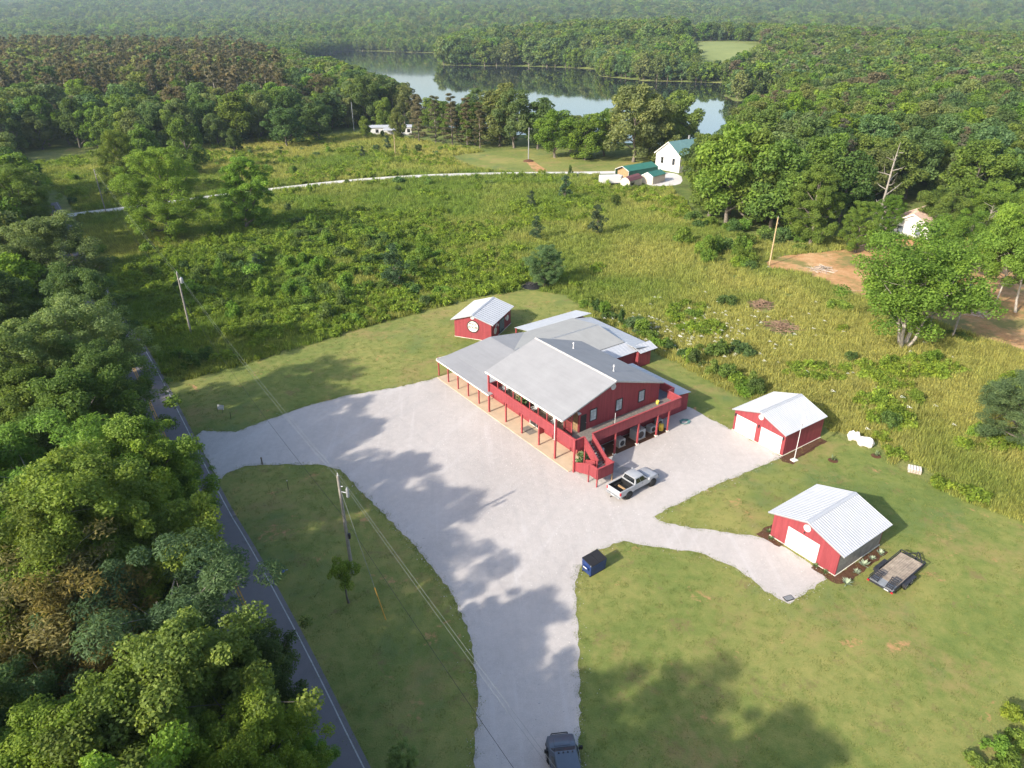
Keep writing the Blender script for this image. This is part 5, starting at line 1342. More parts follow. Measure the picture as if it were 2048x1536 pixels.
# middle distance
for i in range(5):
    reg("mid_tree_%d" % i, broadleaf(20 + i, 16, (5.4, 5.0, 4.4, 5.8, 4.8)[i], 75, 12000, .27, (.05, .08, .04, .1, .05)[i], ('round', 'round', 'upright', 'round', 'upright')[i], 10, 1.45, .65, 0, 5))
for i in range(2): reg("mid_pine_%d" % i, pine(30 + i, 20, 3600, .30, .45, 2.7))
for i in range(2): reg("full_pine_%d" % i, pine(36 + i, 20, 6500, .30, .08, 3.2, 5, 26))
reg("mid_cedar", broadleaf(33, 6, 1.9, 40, 3200, .16, .04, 'cone', 10, .5, .4, 0, 5))
# far, instanced woodland
for i in range(5): reg_joint("far_tree_%d" % i, broadleaf(40 + i, 16, (5.6, 5.0, 4.6, 6.0, 5.2)[i], 42, 1500, .62, .05, ('round', 'round', 'upright', 'round', 'upright')[i], 7, 1.7, .7, 0, 3))
for i in range(2): reg_joint("far_pine_%d" % i, pine(50 + i, 20, 500, .75, .5, 2.6, 3, 12), M_palebark)
for i in range(4): reg_joint("wood_tree_%d" % i, broadleaf(60 + i, 16, (5.4, 5.0, 4.6, 5.6)[i], 60, 5200, .36, .05, ('round', 'upright', 'round', 'round')[i], 9, 1.5, .65, 0, 4))

G_MID = (0.128, 0.2, 0.042); G_DARK = (0.085, 0.145, 0.042); G_OLIVE = (0.15, 0.2, 0.068); G_BRIGHT = (0.14, 0.235, 0.036); G_YEL = (0.17, 0.25, 0.04); G_BLUE = (0.105, 0.178, 0.068)
G_BROWN = (0.142, 0.142, 0.086); G_RUST = (0.195, 0.19, 0.07); G_LIME = (0.155, 0.255, 0.04)
RNG = random.Random(77)
def jit(c, k=.16):
    f = 1 + RNG.uniform(-k, k); return (c[0] * 1.17 * f * (1 + RNG.uniform(-.12, .12)), c[1] * 1.1 * f, c[2] * 1.08 * f * (1 + RNG.uniform(-.15, .15)), 1)
TREES = []
def tree(key, x, y, h, col, label, group=None, wide=1.0, h0=None, name="tree", z=None):
    tm, cm = PROTO[key]
    h0 = h0 or {"near_feathery": 15, "near_cedar": 14, "small_tree": 4, "mid_cedar": 6}.get(key, 20 if "pine" in key else 16)
    z = float(terrain(np.array([x]), np.array([y]))[0]) if z is None else z
    t = empty(name, (x, y, z - .05), RNG.uniform(0, 6.28), label, "tree", group)
    s = h / h0; t.scale = (s * wide, s * wide, s)
    a = link("trunk", tm, t); b = link("crown", cm, t); b.color = jit(col)
    TREES.append((x, y))
    return t
# the wood left of the road: trees one can tell apart
LW = [  # crown top in the picture, height, kind, colour, width factor, label
    ((-72.6, 107.8, 17.7), "near_oak", G_OLIVE, 1.25, "broad olive-green tree at the picture's left edge above the road's far end"),
    ((-102.8, 146.1, 18.7), "near_oak_b", G_MID, 1.2, "mid-green tree at the left edge behind the broad olive one"),
    ((-55.8, 84.6, 16.6), "near_oak", G_DARK, 1.05, "dark tree leaning over the road's far end"),
    ((-48.4, 70.9, 17.7), "near_oak_b", G_OLIVE, 1.1, "olive crown below the broad olive tree"),
    ((-48.9, 63.9, 17.7), "near_oak", G_OLIVE, 1.1, "pale olive crown at the left edge, mid height"),
    ((-42.3, 63.7, 15.6), "near_oak_b", G_DARK, 1.05, "dark olive tree overhanging the visible stretch of road"),
    ((-42.4, 55.6, 16.6), "near_maple", G_MID, 1.2, "mid-green tree left of the dark overhanging one"),
    ((-39.0, 47.6, 16.6), "near_feathery", G_LIME, 1.1, "yellowish feathery tree at the left edge"),
    ((-32.5, 51.0, 15.6), "near_maple", G_LIME, 1.05, "bright green tree at the mouth of the gravel drive"),
    ((-31.2, 51.8, 11.4), "near_oak_b", G_MID, 0.95, "darker green tree crowding the road right before the drive mouth"),
    ((-29.7, 39.6, 17.7), "near_oak", G_YEL, 1.15, "big yellow-green tree below the drive mouth"),
    ((-31.7, 36.9, 16.6), "near_oak_b", G_MID, 1.1, "mid-green tree at the left edge beside the yellow-green one"),
    ((-27.0, 40.4, 13.5), "near_open", G_YEL, .95, "yellow-green open crown right of the big yellow-green tree"),
    ((-29.7, 32.3, 15.6), "near_cedar", G_RUST, 1.25, "brownish cedar with bare branches at the left edge"),
    ((-27.1, 33.7, 15.6), "near_cedar", G_RUST, 1.1, "rusty olive cedar beside the bare-branched one"),
    ((-23.5, 34.1, 14.6), "near_feathery", G_BLUE, 1.1, "blue-green feathery tree reaching over the double yellow line"),
    ((-20.4, 27.0, 15.6), "near_maple", G_MID, 1.15, "mid-green tree with upright sprays near the bottom left"),
    ((-22.0, 25.5, 14.6), "near_maple", G_MID, 1.0, "mid-green tree left of the one with upright sprays"),
    ((-17.0, 30.3, 10.9), "near_maple", G_DARK, 1.0, "dark green tree standing over the road's lower stretch"),
    ((-14.9, 24.7, 11.4), "near_oak", G_YEL, 1.05, "yellow-green tree at the bottom edge by the road"),
    ((-18.0, 22.9, 12.5), "near_oak_b", G_LIME, 1.05, "bright green tree at the bottom edge left of the yellow-green one"),
    ((-22.2, 23.4, 14.6), "near_maple", G_MID, 1.0, "mid-green tree above the bottom left corner"),
    ((-23.0, 21.2, 14.6), "near_oak_b", G_BRIGHT, 1.0, "bright tree in the bottom left corner"),
    ((-12.8, 26.9, 6.2), "near_oak", G_LIME, .9, "small bright roadside tree at the bottom edge"),
]
for (x, y, h), k, c, w, lb in LW: tree(k, x, y, h, c, lb, "trees of the wood left of the road", w)
# single trees
t = tree("near_maple", *(-63.2, 166.0, 17.5), G_LIME, "rounded bright green tree standing alone beside the white driveway", None, 1.15)
for (x, y, h), k, c, w, lb in [
    ((-77.5, 157.5, 20.3), "near_oak_b", G_BRIGHT, 1.3, "big round green tree left of the lone bright one"),
    ((-106.8, 198.5, 18.4), "near_oak", G_MID, 1.0, "green tree behind the big round one by the driveway"),
    ((-105.0, 234.8, 17.2), "mid_tree_0", G_MID, 1.0, "mid-green tree behind the driveway trees"),
    ((-120.1, 239.3, 15.2), "mid_tree_1", G_MID, 1.0, "tree at the edge of the shaded verge"),
    ((-103.9, 273.6, 9.3), "mid_tree_4", G_DARK, 1.0, "dark round tree at the upper edge of the brushy hill"),
    ((-89.1, 291.1, 14.9), "mid_tree_3", G_DARK, 1.3, "dark spreading tree at the upper left of the brushy hill"),
    ((-79.3, 304.0, 15.5), "mid_tree_1", G_DARK, 1.2, "dark spreading tree right of its twin above the brushy hill"),
    ((-4.5, 293.2, 23.3), "mid_tree_0", G_OLIVE, 1.2, "tall olive tree standing before the lake, left of centre gap"),
    ((43.1, 256.2, 25.4), "mid_tree_3", G_OLIVE, 1.12, "tall broad olive tree left of the white house"),
    ((62.8, 270.6, 22.4), "mid_tree_1", G_MID, 1.0, "tall tree behind the white house"),
    ((14.2, 309.0, 16.6), "mid_tree_2", G_DARK, .9, "dark tree between the two tall olive trees"),
    ((16.0, 266.0, 16.3), "mid_tree_3", G_BRIGHT, 1.35, "rounded bright vine-covered tree by the mown yard"),
    ((26.5, 260.5, 15.5), "mid_tree_0", G_BRIGHT, 1.35, "second rounded bright vine-covered tree by the mown yard"),
    ((1.1, 288.1, 21.5), "mid_tree_3", G_OLIVE, 1.0, "tall olive tree right beside the other tall olive one before the lake"),
    ((51.5, 258.1, 21.8), "mid_tree_0", G_OLIVE, 1.0, "tall olive tree between the broad one and the white house"),
    ((10.3, 285.5, 18.5), "mid_tree_1", G_DARK, 1.1, "dark tree behind the vine-covered trees' left end"),
    ((22.6, 280.4, 12.7), "mid_tree_4", G_MID, 1.3, "low tree between the two vine-covered trees"),
    ((34.3, 268.9, 15.6), "mid_tree_3", G_MID, 1.2, "low tree left of the broad olive one by the white house"),
    ((-14.7, 296.0, 16.0), "mid_tree_0", G_MID, 1.1, "mid-green tree left of the tall olive one before the lake"),
    ((-47.4, 313.1, 12.5), "mid_tree_2", G_OLIVE, 1.0, "thin olive tree in front of the mobile home's right half"),
    ((-61.2, 310.5, 9.5), "mid_tree_4", G_MID, .9, "small tree in front of the mobile home's left end"),
    ((-57.8, 338.1, 14.3), "mid_tree_0", G_YEL, 1.0, "yellowish tree behind the mobile home"),
    ((-70.2, 355.8, 22.5), "mid_tree_3", G_OLIVE, 1.0, "olive tree at the lake edge behind the mobile home"),
    ((-51.5, 359.1, 19.0), "mid_tree_1", G_OLIVE, 1.0, "olive tree at the lake edge right of its twin"),
    ((52.5, 170.3, 23.5), "mid_tree_3", G_BRIGHT, 1.1, "big dense green tree hiding part of the white house"),
    ((61.4, 164.6, 20.9), "mid_tree_1", G_MID, 1.1, "dense green tree right of the biggest one by the white house"),
    ((50.4, 178.3, 19.9), "mid_tree_2", G_MID, 1.0, "upright green tree just right of the white house"),
    ((57.8, 168.3, 21.8), "mid_tree_4", G_MID, 1.15, "upright dense tree behind the biggest one by the white house"),
    ((65.8, 160.1, 15.7), "mid_tree_2", G_BRIGHT, 1.2, "green tree left of the one with pale trunks behind the tan pole"),
    ((66.1, 151.9, 17.2), "near_maple", G_MID, 1.1, "green tree with pale trunks behind the tan pole"),
    ((73.6, 146.2, 11.1), "near_oak_b", G_LIME, 1.0, "low bright green tree left of the pink roofed house"),
    ((59.3, 96.9, 18.9), "near_multi", G_BRIGHT, 1.2, "big open tree with pale forked trunks in front of the clay track"),
    ((66.5, 102.6, 13.4), "near_open", G_BRIGHT, 1.0, "leaning open tree right of the big forked one"),
    ((85.7, 128.0, 13.4), "near_open", G_BRIGHT, 1.05, "airy tree with thin pale trunks on the bare yard"),
    ((83.1, 113.5, 16.0), "near_open", G_LIME, .9, "thin tree with slanting pale trunk on the bare yard"),
    ((85.5, 111.1, 18.9), "near_open", G_LIME, .95, "thin tree at the right edge on the bare yard"),
    ((86.5, 159.9, 9.2), "near_oak_b", G_BRIGHT, 1.2, "low green tree in front of the pink roof's left part"),
    ((98.1, 157.7, 11.6), "near_open", G_MID, 1.3, "green tree right of the pink roofed house"),
    ((105.9, 155.5, 12.7), "near_open", G_BRIGHT, 1.3, "green tree behind the thin trunks on the bare yard"),
    ((59.6, 69.3, 8.5), "near_oak_b", G_BLUE, 2.0, "pale bluish bushy tree cut by the right edge"),
    ((6.4, 125.3, 7.7), "near_oak_b", G_BLUE, 1.45, "small round tree at the back edge of the lawn"),
    ((-14.0, 44.6, 5.1), "small_tree", G_LIME, .62, "small leafy tree with bare lower trunk on the grass island"),
    ((-7.2, 28.8, 3.5), "near_oak_b", (.24, .30, .12), .9, "small pale tree at the bottom edge on the grass island")]:
    tree(k, x, y, h, c, lb, None, w)
for i, q in enumerate(((-38.1, 303.1, 17.3), (-30.7, 299.0, 18.2), (-23.8, 296.2, 19.1), (-17.6, 293.5, 18.1), (-12.3, 288.4, 16.7))):
    tree("full_pine_%d" % (i % 2), *q, G_BROWN, ("leftmost", "second from left", "middle", "fourth from left", "rightmost")[i] + " of five brown pines right of the mobile home", "brown pines right of the mobile home", 1.3)
# young cedars dotted over the field
for i, (q, lb) in enumerate((((5.9, 156.6, 5.7), "narrow dark young cedar in the meadow beyond the back lawn"), ((20.0, 160.7, 7.2), "young cedar right of the narrow one in the meadow"), ((-21.4, 124.7, 8.6), "dark young cedar in the brush above the lawn's left part"), ((-50.2, 133.8, 4.1), "small cedar left in the brush"), ((-48.2, 284.2, 5.6), "young cedar before the mobile home"), ((5.2, 188.1, 4.6), "bluish young cedar under the driveway"), ((-54.4, 267.2, 4.1), "small cedar on the brushy hill"), ((14.9, 196.9, 6.8), "young cedar just below the driveway"))):
    tree("mid_cedar", *q, (0.075, 0.125, 0.066), lb, "young cedars in the meadow", 1.0, name="cedar_tree")
# dead tree
rg = np.random.default_rng(9); q = (86.5, 164.3, 19.8); paths = [([(0, 0, 0), (.2, .1, q[2] * .4), (.5, .2, q[2] * .75), (.9, .2, q[2])], [.34, .26, .16, .04])]
for i in range(12):
    f = .25 + .055 * i; L = rg.uniform(2.0, 5.0) * (1.1 - f * .6); az = i * 2.2; p0 = np.array([.9 * f, .2 * f, f * q[2]]); p1 = p0 + np.array([L * math.cos(az), L * math.sin(az), L * rg.uniform(.2, .7)]); pm = (p0 + p1) / 2 + rg.normal(size=3) * .25
    paths.append(([p0, pm, p1], [.14, .09, .03])); e = p1 + rg.normal(size=3) * .9; paths.append(([pm, (pm + e) / 2, e], [.06, .04, .015]))
V_, F_ = tubes_np(paths, 6)
dt = empty("dead_tree", (q[0], q[1], 0), 0, "tall bare grey dead tree behind the pink roofed house", "tree"); link("trunk", np_mesh("dead_trunk", V_, F_, [M_pole]), dt)

# ---- woods as regions: nearest trees are things, the rest one woodland
def poisson(poly, d, seed, zfun=None, tries=1.0):
    rg = np.random.default_rng(seed); xs = [q[0] for q in poly]; ys = [q[1] for q in poly]
    area = (max(xs) - min(xs)) * (max(ys) - min(ys)); n = int(area / (d * d) * 2.2 * tries)
    P = np.stack([rg.uniform(min(xs), max(xs), n), rg.uniform(min(ys), max(ys), n)], 1); P = P[inside(poly, P[:, 0], P[:, 1])]
    cell = {}; out = []
    for x, y in P:
        k = (int(x // d), int(y // d)); ok = True
        for i in (-1, 0, 1):
            for j in (-1, 0, 1):
                for (a, b) in cell.get((k[0] + i, k[1] + j), ()):
                    if (a - x) ** 2 + (b - y) ** 2 < d * d: ok = False; break
                if not ok: break
            if not ok: break
        if ok: cell.setdefault(k, []).append((x, y)); out.append((x, y))
    return np.array(out)
ROAD_L = offset(ROAD_R, -5.6)
W_LEFT = [(q[0] - 3.0, q[1] - 2.0) for q in ROAD_L if -45 < q[1] < 175] + [(-20, -45), (-60, -45), (-150, 60), (-330, 300), (-330, 330), (-150, 205), (-124, 200)]
W_BACK = [(-179.60, 254.09), (-182.92, 296.72), (-161.27, 286.30), (-132.10, 265.41), (-115.86, 285.44), (-96.77, 307.06), (-76.19, 338.50), (-74.57, 359.60), (-40.75, 349.73), (-32.89, 317.19), (-13.18, 309.55), (7.89, 309.12), (13.91, 302.09), (34.37, 282.60), (52.65, 276.40), (69.09, 281.95)] + [(75, 330), (40, 345), (-20, 345), (-60, 370), (-95, 420), (-130, 520), (-190, 640), (-330, 900), (-900, 1100), (-900, 700), (-420, 420)]
W_RIGHT = [(57.11, 236.45), (51.73, 196.38), (49.61, 174.23), (56.43, 163.76), (63.42, 156.79), (69.11, 153.87), (79.40, 162.16), (95.46, 181.42), (114.31, 192.50), (112.89, 173.45), (130.75, 178.33), (135.95, 159.35), (420, 330), (620, 640), (600, 900), (290, 905), (262, 800), (235, 690), (185, 640), (172, 530), (160, 430), (118, 360), (95, 300)]
W_NEAR_SHORE = [(160, 520), (60, 555), (52, 640), (60, 900), (20, 960), (-60, 960), (-80, 1000), (-90, 1300), (-300, 1360), (-420, 1000), (-900, 1100), (-1300, 1500), (1100, 1500), (650, 900), (290, 900), (262, 960), (190, 960), (186, 800), (165, 680)]
W_FAR = [(-1250, 1450), (-2900, 3450), (-2900, 4100), (2900, 4100), (2900, 3450), (1250, 1450)]
pts = []
def add_region(poly, d, seed, tag_):
    P = poisson(poly, d, seed)
    if not len(P): return
    ok = ~inside(LAKE, P[:, 0], P[:, 1]) & (edge_dist(LAKE, P[:, 0], P[:, 1]) > 4) & ~inside(FIELD, P[:, 0], P[:, 1])
    if tag_ != 'left': ok &= edge_dist(DRIVE, P[:, 0], P[:, 1], False) > 5
    ok &= edge_dist(ROAD_R, P[:, 0], P[:, 1], False) > (13.0 if tag_ == 'left' else 8.5)
    for px_, py_, rr in ((52, 240, 13), (95, 168, 13), (40, 225, 14), (-55, 320, 14), (-45, 322, 14)): ok &= np.hypot(P[:, 0] - px_, P[:, 1] - py_) > rr
    for x, y in P[ok]: pts.append((x, y, tag_))
add_region(W_LEFT, 5.6, 3, 'left'); add_region(W_BACK, 6.6, 4, 'back'); add_region(W_RIGHT, 6.6, 5, 'right'); add_region(W_NEAR_SHORE, 10.0, 6, 'shore'); add_region(W_FAR, 17.0, 7, 'far')
SHORE = [LAKE[i] for i in range(len(LAKE))]
for i in range(len(SHORE)):
    a = Vector(SHORE[i]); b = Vector(SHORE[(i + 1) % len(SHORE)]); L_ = (b - a).length; nn = Vector(((b - a).y, -(b - a).x)).normalized()
    mid_ = (a + b) / 2 + nn * 2
    if inside(LAKE, np.array([mid_.x]), np.array([mid_.y]))[0]: nn = -nn
    for row in range(4):
        for j in range(int(L_ / 6.5)):
            q = a.lerp(b, RNG.random()) + nn * (2.0 + row * 8 + RNG.uniform(0, 6))
            if q.y > 480 or (q.x < -60 and q.y > 380): pts.append((q.x, q.y, 'shore'))
pts = [q for q in pts if not inside(LAKE, np.array([q[0]]), np.array([q[1]]))[0]]
T0 = np.array(TREES)
keep = [q for q in pts if np.min(np.hypot(T0[:, 0] - q[0], T0[:, 1] - q[1])) > (4.2 if q[2] == 'left' else 5.5)]
def in_view(x, y, z=12):
    c, s = math.cos(R(27.308)), math.sin(R(27.308)); d = y * c - (z - 44) * s; up_ = y * s + (z - 44) * c
    if d <= 1: return False
    u = x / d * 1400.5; v = up_ / d * 1400.5
    return abs(u) < 1040 and -800 < v < 790
keep.sort(key=lambda q: math.hypot(q[0], q[1]))
LIM_X = [600, 690, 730, 780, 820, 870, 930, 950, 1060, 1066, 1110, 1200, 1215, 1395, 1405, 1440, 1480, 1500, 1560]
LIM_Y = [95, 112, 141, 152, 176, 196, 206, 172, 182, 226, 233, 226, 176, 200, 268, 262, 226, 190, 180]
def lake_limit(x, y, h):
    """keep the wood before the lake as low as it grows there"""
    c, s_ = math.cos(R(27.308)), math.sin(R(27.308))
    for _ in range(14):
        d = y * c - (h - 44) * s_; u = 1024 + x / d * 1400.5; v = 768 - (y * s_ + (h - 44) * c) / d * 1400.5
        if u < 600 or u > 1560 or (u > 900 and y > 480) or v >= np.interp(u, LIM_X, LIM_Y): break
        h *= .9
    return h
n_thing = 0; woodland = []
def tone(c):
    return {G_MID: "mid-green", G_DARK: "dark green", G_OLIVE: "olive", G_BRIGHT: "bright green", G_LIME: "lime green", G_BLUE: "bluish green", G_BROWN: "brown", G_YEL: "yellow-green", G_RUST: "rusty"}[c]
MARKS = {'left': [((-75, 125), "the road's far end"), ((-52, 82), "the drive mouth"), ((-35, 55), "the double yellow line"), ((-20, 28), "the road's lower stretch")],
         'back': [((-110, 230), "the shaded verge"), ((-75, 290), "the brushy hill's left end"), ((-55, 325), "the mobile home"), ((0, 300), "the brown pines"), ((30, 300), "the vine-covered trees"), ((-190, 300), "the brown pine stand")],
         'right': [((56, 245), "the white house"), ((95, 168), "the pink roofed house"), ((62, 175), "the tan pole"), ((84, 190), "the dead tree"), ((120, 150), "the bare yard"), ((110, 260), "the lake's right arm"), ((170, 240), "the picture's right edge")]}
def wood_label(tg_, x, y, h, c):
    mk = min(MARKS[tg_], key=lambda q: math.hypot(q[0][0] - x, q[0][1] - y)); size = "tall" if h > 15.5 else ("low" if h < 12.5 else "middling")
    far_ = "beyond" if math.hypot(x, y) > math.hypot(*mk[0]) else "this side of"
    return "%s %s tree in the %s wood %s %s" % (size, tone(c), {'left': "roadside", 'back': "lakeside", 'right': "right-hand"}[tg_], far_, mk[1])
LBL = {'left': ("tree in the dense wood left of the road", "trees of the wood left of the road"),
       'back': ("tree in the wood between the brushy field and the lake", "trees of the wood before the lake"),
       'right': ("tree in the mixed wood on the right beyond the clay track", "trees of the wood on the right")}
for x, y in ((-19, 17), (-12.5, 14), (-7.5, 11), (-9.5, 6), (-4, 3), (-25, 22), (-123, 177), (-117, 169), (-111, 160), (-129, 188)): keep.append((x, y, 'left'))
for x, y, tg_ in keep:
    h = RNG.uniform(11, 17)
    dist = math.hypot(x, y)
    pinezone = tg_ == 'back' and x < -.30 * y and 370 < y < 760
    if tg_ == 'left': h = RNG.uniform(12.5, 18.0) if y > 13.5 or x < -16 else RNG.uniform(18.5, 20.5)
    elif tg_ == 'back': h = RNG.uniform(13, 20) if not pinezone else RNG.uniform(19, 26)
    elif tg_ == 'right': h = RNG.uniform(14, 21)
    elif tg_ == 'shore': h = RNG.uniform(14, 21)
    else: h = RNG.uniform(15, 28)
    if tg_ == 'shore' and -90 < x < 215 and y > 850: h = RNG.uniform(21, 29)
    if tg_ == 'shore' and 140 < x < 260 and 500 < y < 700: h = RNG.uniform(11, 15)
    if tg_ in ('back', 'right', 'shore') and y < 880:
        h = lake_limit(x, y, h)
        if h < 5: continue
    colr = RNG.choice([G_MID, G_MID, G_DARK, G_OLIVE, G_OLIVE, G_BRIGHT, G_BLUE] if tg_ != 'left' else [G_MID, G_DARK, G_OLIVE, G_BRIGHT, G_LIME, G_MID])
    if tg_ == 'right' and RNG.random() < .12: colr = G_BROWN
    if tg_ == 'back' and RNG.random() < .15: colr = G_BROWN
    vis = in_view(x, y)
    if vis and n_thing < 236 and tg_ in LBL:
        n_thing += 1
        key = RNG.choice(["near_oak", "near_oak_b", "near_maple", "near_feathery"]) if dist < 105 else ("mid_pine_%d" % RNG.randrange(2) if (pinezone or (colr is G_BROWN and tg_ != 'left')) else "mid_tree_%d" % RNG.randrange(5))
        if pinezone: colr = G_BROWN
        tree(key, x, y, h, colr, wood_label(tg_, x, y, h, colr), LBL[tg_][1], RNG.uniform(.9, 1.2))
    else:
        woodland.append((x, y, h, tg_, pinezone, colr))

# ---- geometry-node scatter for what nobody could count
def scatter(name, label, P, scl, rot, idx, tint, protos, loc=(0, 0, 0)):
    me = bpy.data.meshes.new(name)
    n = len(P); me.vertices.add(n); me.vertices.foreach_set("co", np.asarray(P, np.float32).ravel())
    for nm, ty, arr, fld in (("scl", 'FLOAT_VECTOR', scl, "vector"), ("rot", 'FLOAT_VECTOR', rot, "vector"), ("idx", 'INT', idx, "value"), ("tint", 'FLOAT_COLOR', tint, "color")):
        a = me.attributes.new(nm, ty, 'POINT'); a.data.foreach_set(fld, np.asarray(arr, np.int32 if ty == 'INT' else np.float32).ravel())
    o = link(name, me); tag(o, label, kind="stuff")
    col = bpy.data.collections.new(name + "_kinds")
    for i, pm in enumerate(protos):
        po = bpy.data.objects.new("%s_kind_%02d" % (name, i), pm); col.objects.link(po)
    ng = bpy.data.node_groups.new(name + "_scatter", 'GeometryNodeTree')
    ng.interface.new_socket("Geometry", in_out='INPUT', socket_type='NodeSocketGeometry'); ng.interface.new_socket("Geometry", in_out='OUTPUT', socket_type='NodeSocketGeometry')
    N = ng.nodes; gi = N.new("NodeGroupInput"); go = N.new("NodeGroupOutput"); ip = N.new("GeometryNodeInstanceOnPoints"); ci = N.new("GeometryNodeCollectionInfo")
    ci.inputs["Collection"].default_value = col; ci.inputs["Separate Children"].default_value = True; ci.inputs["Reset Children"].default_value = True
    def attr(nm, ty):
        q = N.new("GeometryNodeInputNamedAttribute"); q.data_type = ty; q.inputs["Name"].default_value = nm; return [s_ for s_ in q.outputs if s_.enabled and s_.name == "Attribute"][0]
    L = ng.links.new
    L(gi.outputs[0], ip.inputs["Points"]); L(ci.outputs[0], ip.inputs["Instance"]); ip.inputs["Pick Instance"].default_value = True
    L(attr("idx", 'INT'), ip.inputs["Instance Index"]); L(attr("scl", 'FLOAT_VECTOR'), ip.inputs["Scale"]); L(attr("rot", 'FLOAT_VECTOR'), ip.inputs["Rotation"])
    L(ip.outputs[0], go.inputs[0])
    md = o.modifiers.new("scatter", 'NODES'); md.node_group = ng
    return o
if woodland:
    WX = np.array([q[0] for q in woodland]); WY = np.array([q[1] for q in woodland]); WZ = terrain(WX, WY) - .1; n = len(WX)
    protos = [PROTO["wood_tree_%d" % i] for i in range(4)] + [PROTO["far_tree_%d" % i] for i in range(5)] + [PROTO["far_pine_%d" % i] for i in range(2)] + [PROTO[k_ + "_joint"] for k_ in ("near_oak", "near_oak_b", "near_maple")]
    idx = []; scl = []; tint = []
    for x, y, h, tg_, pz, c in woodland:
        d = math.hypot(x, y)
        if pz and RNG.random() > .8: c = RNG.choice((G_DARK, G_OLIVE))
        if pz and c not in (G_DARK, G_OLIVE) or (pz and RNG.random() < .7): idx.append(9 + RNG.randrange(2)); s = h / 20; c = G_BROWN; w = RNG.uniform(1.0, 1.35)
        elif d < 150: idx.append(11 + RNG.randrange(3)); s = h / 16; w = RNG.uniform(.9, 1.2)
        elif d < 480: idx.append(RNG.randrange(4)); s = h / 16; w = RNG.uniform(.9, 1.25)
        else: idx.append(4 + RNG.randrange(5)); s = h / 16; w = RNG.uniform(.95, 1.35)
        if tg_ == 'far': w *= 1.15
        scl.append((s * w, s * w, s)); tint.append(jit(c, .2 if tg_ != 'far' else .34))
    rot = np.zeros((n, 3)); rot[:, 2] = np.random.default_rng(1).uniform(0, 6.28, n)
    scatter("forest", "unbroken woodland covering the far shore and the hills", np.stack([WX, WY, WZ], 1), scl, rot, idx, tint, protos)
print("trees as things", n_thing + len(LW) + 40, "woodland", len(woodland))


# ------------------------------------------------------------------ meadow: shrubs (things), grass and weeds (stuff)
def shrub_mesh(key, seed, n=900, size=.11, R_=.9, H_=1.1, nc=14, leaf=M_leaf, aspect=.6, up=.5):
    rg = np.random.default_rng(seed); a = rg.uniform(0, 6.28, nc); r = R_ * np.sqrt(rg.random(nc)) * .8; z = H_ * rg.uniform(.2, .85, nc) * (1.1 - .5 * r / R_)
    cen = np.stack([r * np.cos(a), r * np.sin(a), z], 1); rad = rg.uniform(.25, .42, nc) * R_
    V, F, var = leaves(rg, cen, rad, n, size, aspect, up, .3, .9); V[:, 2] = np.maximum(V[:, 2], .01)
    PROTO[key] = np_mesh(key, V, F, [leaf], var); return PROTO[key]
for i in range(4): shrub_mesh("shrub_%d" % i, 80 + i, 1500, .10, 1.0, (1.1, 1.4, .9, 1.7)[i], 16, M_leaf, (.6, .45, .7, .5)[i])
for i in range(3): shrub_mesh("weed_%d" % i, 90 + i, 260, .12, .75, (.7, .9, .55)[i], 9, M_leaf_i, (.5, .35, .6)[i])
def tuft_mesh(key, seed, nb=34, h=.75, spread=.5, w=.022, bend=.35):
    rg = np.random.default_rng(seed); V = []; F = []
    for k in range(nb):
        a = rg.uniform(0, 6.28); r = spread * math.sqrt(rg.random()); b = rg.uniform(0, 6.28); hh = h * rg.uniform(.5, 1.15); d = np.array([math.cos(b), math.sin(b), 0]) * hh * bend * rg.uniform(.3, 1.3); s = np.array([-math.sin(b), math.cos(b), 0]) * w
        p = np.array([r * math.cos(a), r * math.sin(a), 0]); m_ = p + d * .35 + np.array([0, 0, hh * .6]); t = p + d + np.array([0, 0, hh])
        i0 = len(V); V += [p - s, p + s, m_ + s * .8, m_ - s * .8, t + s * .2, t - s * .2]; F += [(i0, i0 + 1, i0 + 2, i0 + 3), (i0 + 3, i0 + 2, i0 + 4, i0 + 5)]
    PROTO[key] = np_mesh(key, np.array(V), np.array(F), [M_leaf_i], rg.random(len(F))); return PROTO[key]
for i in range(4): tuft_mesh("tuft_%d" % i, 100 + i, 38, (.7, .95, .55, .8)[i], .6, .028)
for i in range(2): tuft_mesh("short_tuft_%d" % i, 110 + i, 22, .06, .30, .012, .8)

MEADOW = [(-56.52, 98.69), (-50.67, 90.74), (-46.48, 85.98), (-42.65, 88.58), (-35.89, 94.19), (-26.02, 103.96), (-14.12, 113.35), (-5.74, 119.73), (4.30, 122.83), (12.34, 114.81), (15.24, 106.15), (20.92, 96.63), (25.85, 88.59), (29.58, 81.84), (36.33, 76.73), (38.40, 74.00), (39.28, 70.29), (41.52, 67.48), (43.85, 63.09), (45.83, 59.81), (47.75, 57.75), (50.55, 55.16), (54.96, 51.00), (75, 50),
          (90, 80), (120, 110), (160, 160), (137.32, 178.24), (78.47, 160.00), (63.64, 151.17), (53.05, 160.29), (46.49, 174.26), (47.45, 213.04), (29.53, 213.30), (28.54, 230.99), (25, 243), (-60, 330), (-100, 318), (-150, 300), (-170, 245), (-128, 205), (-67.17, 112.39)]
ROAD_POLY = offset(ROAD_R, 0.6) + offset(ROAD_R, -6.4)[::-1]
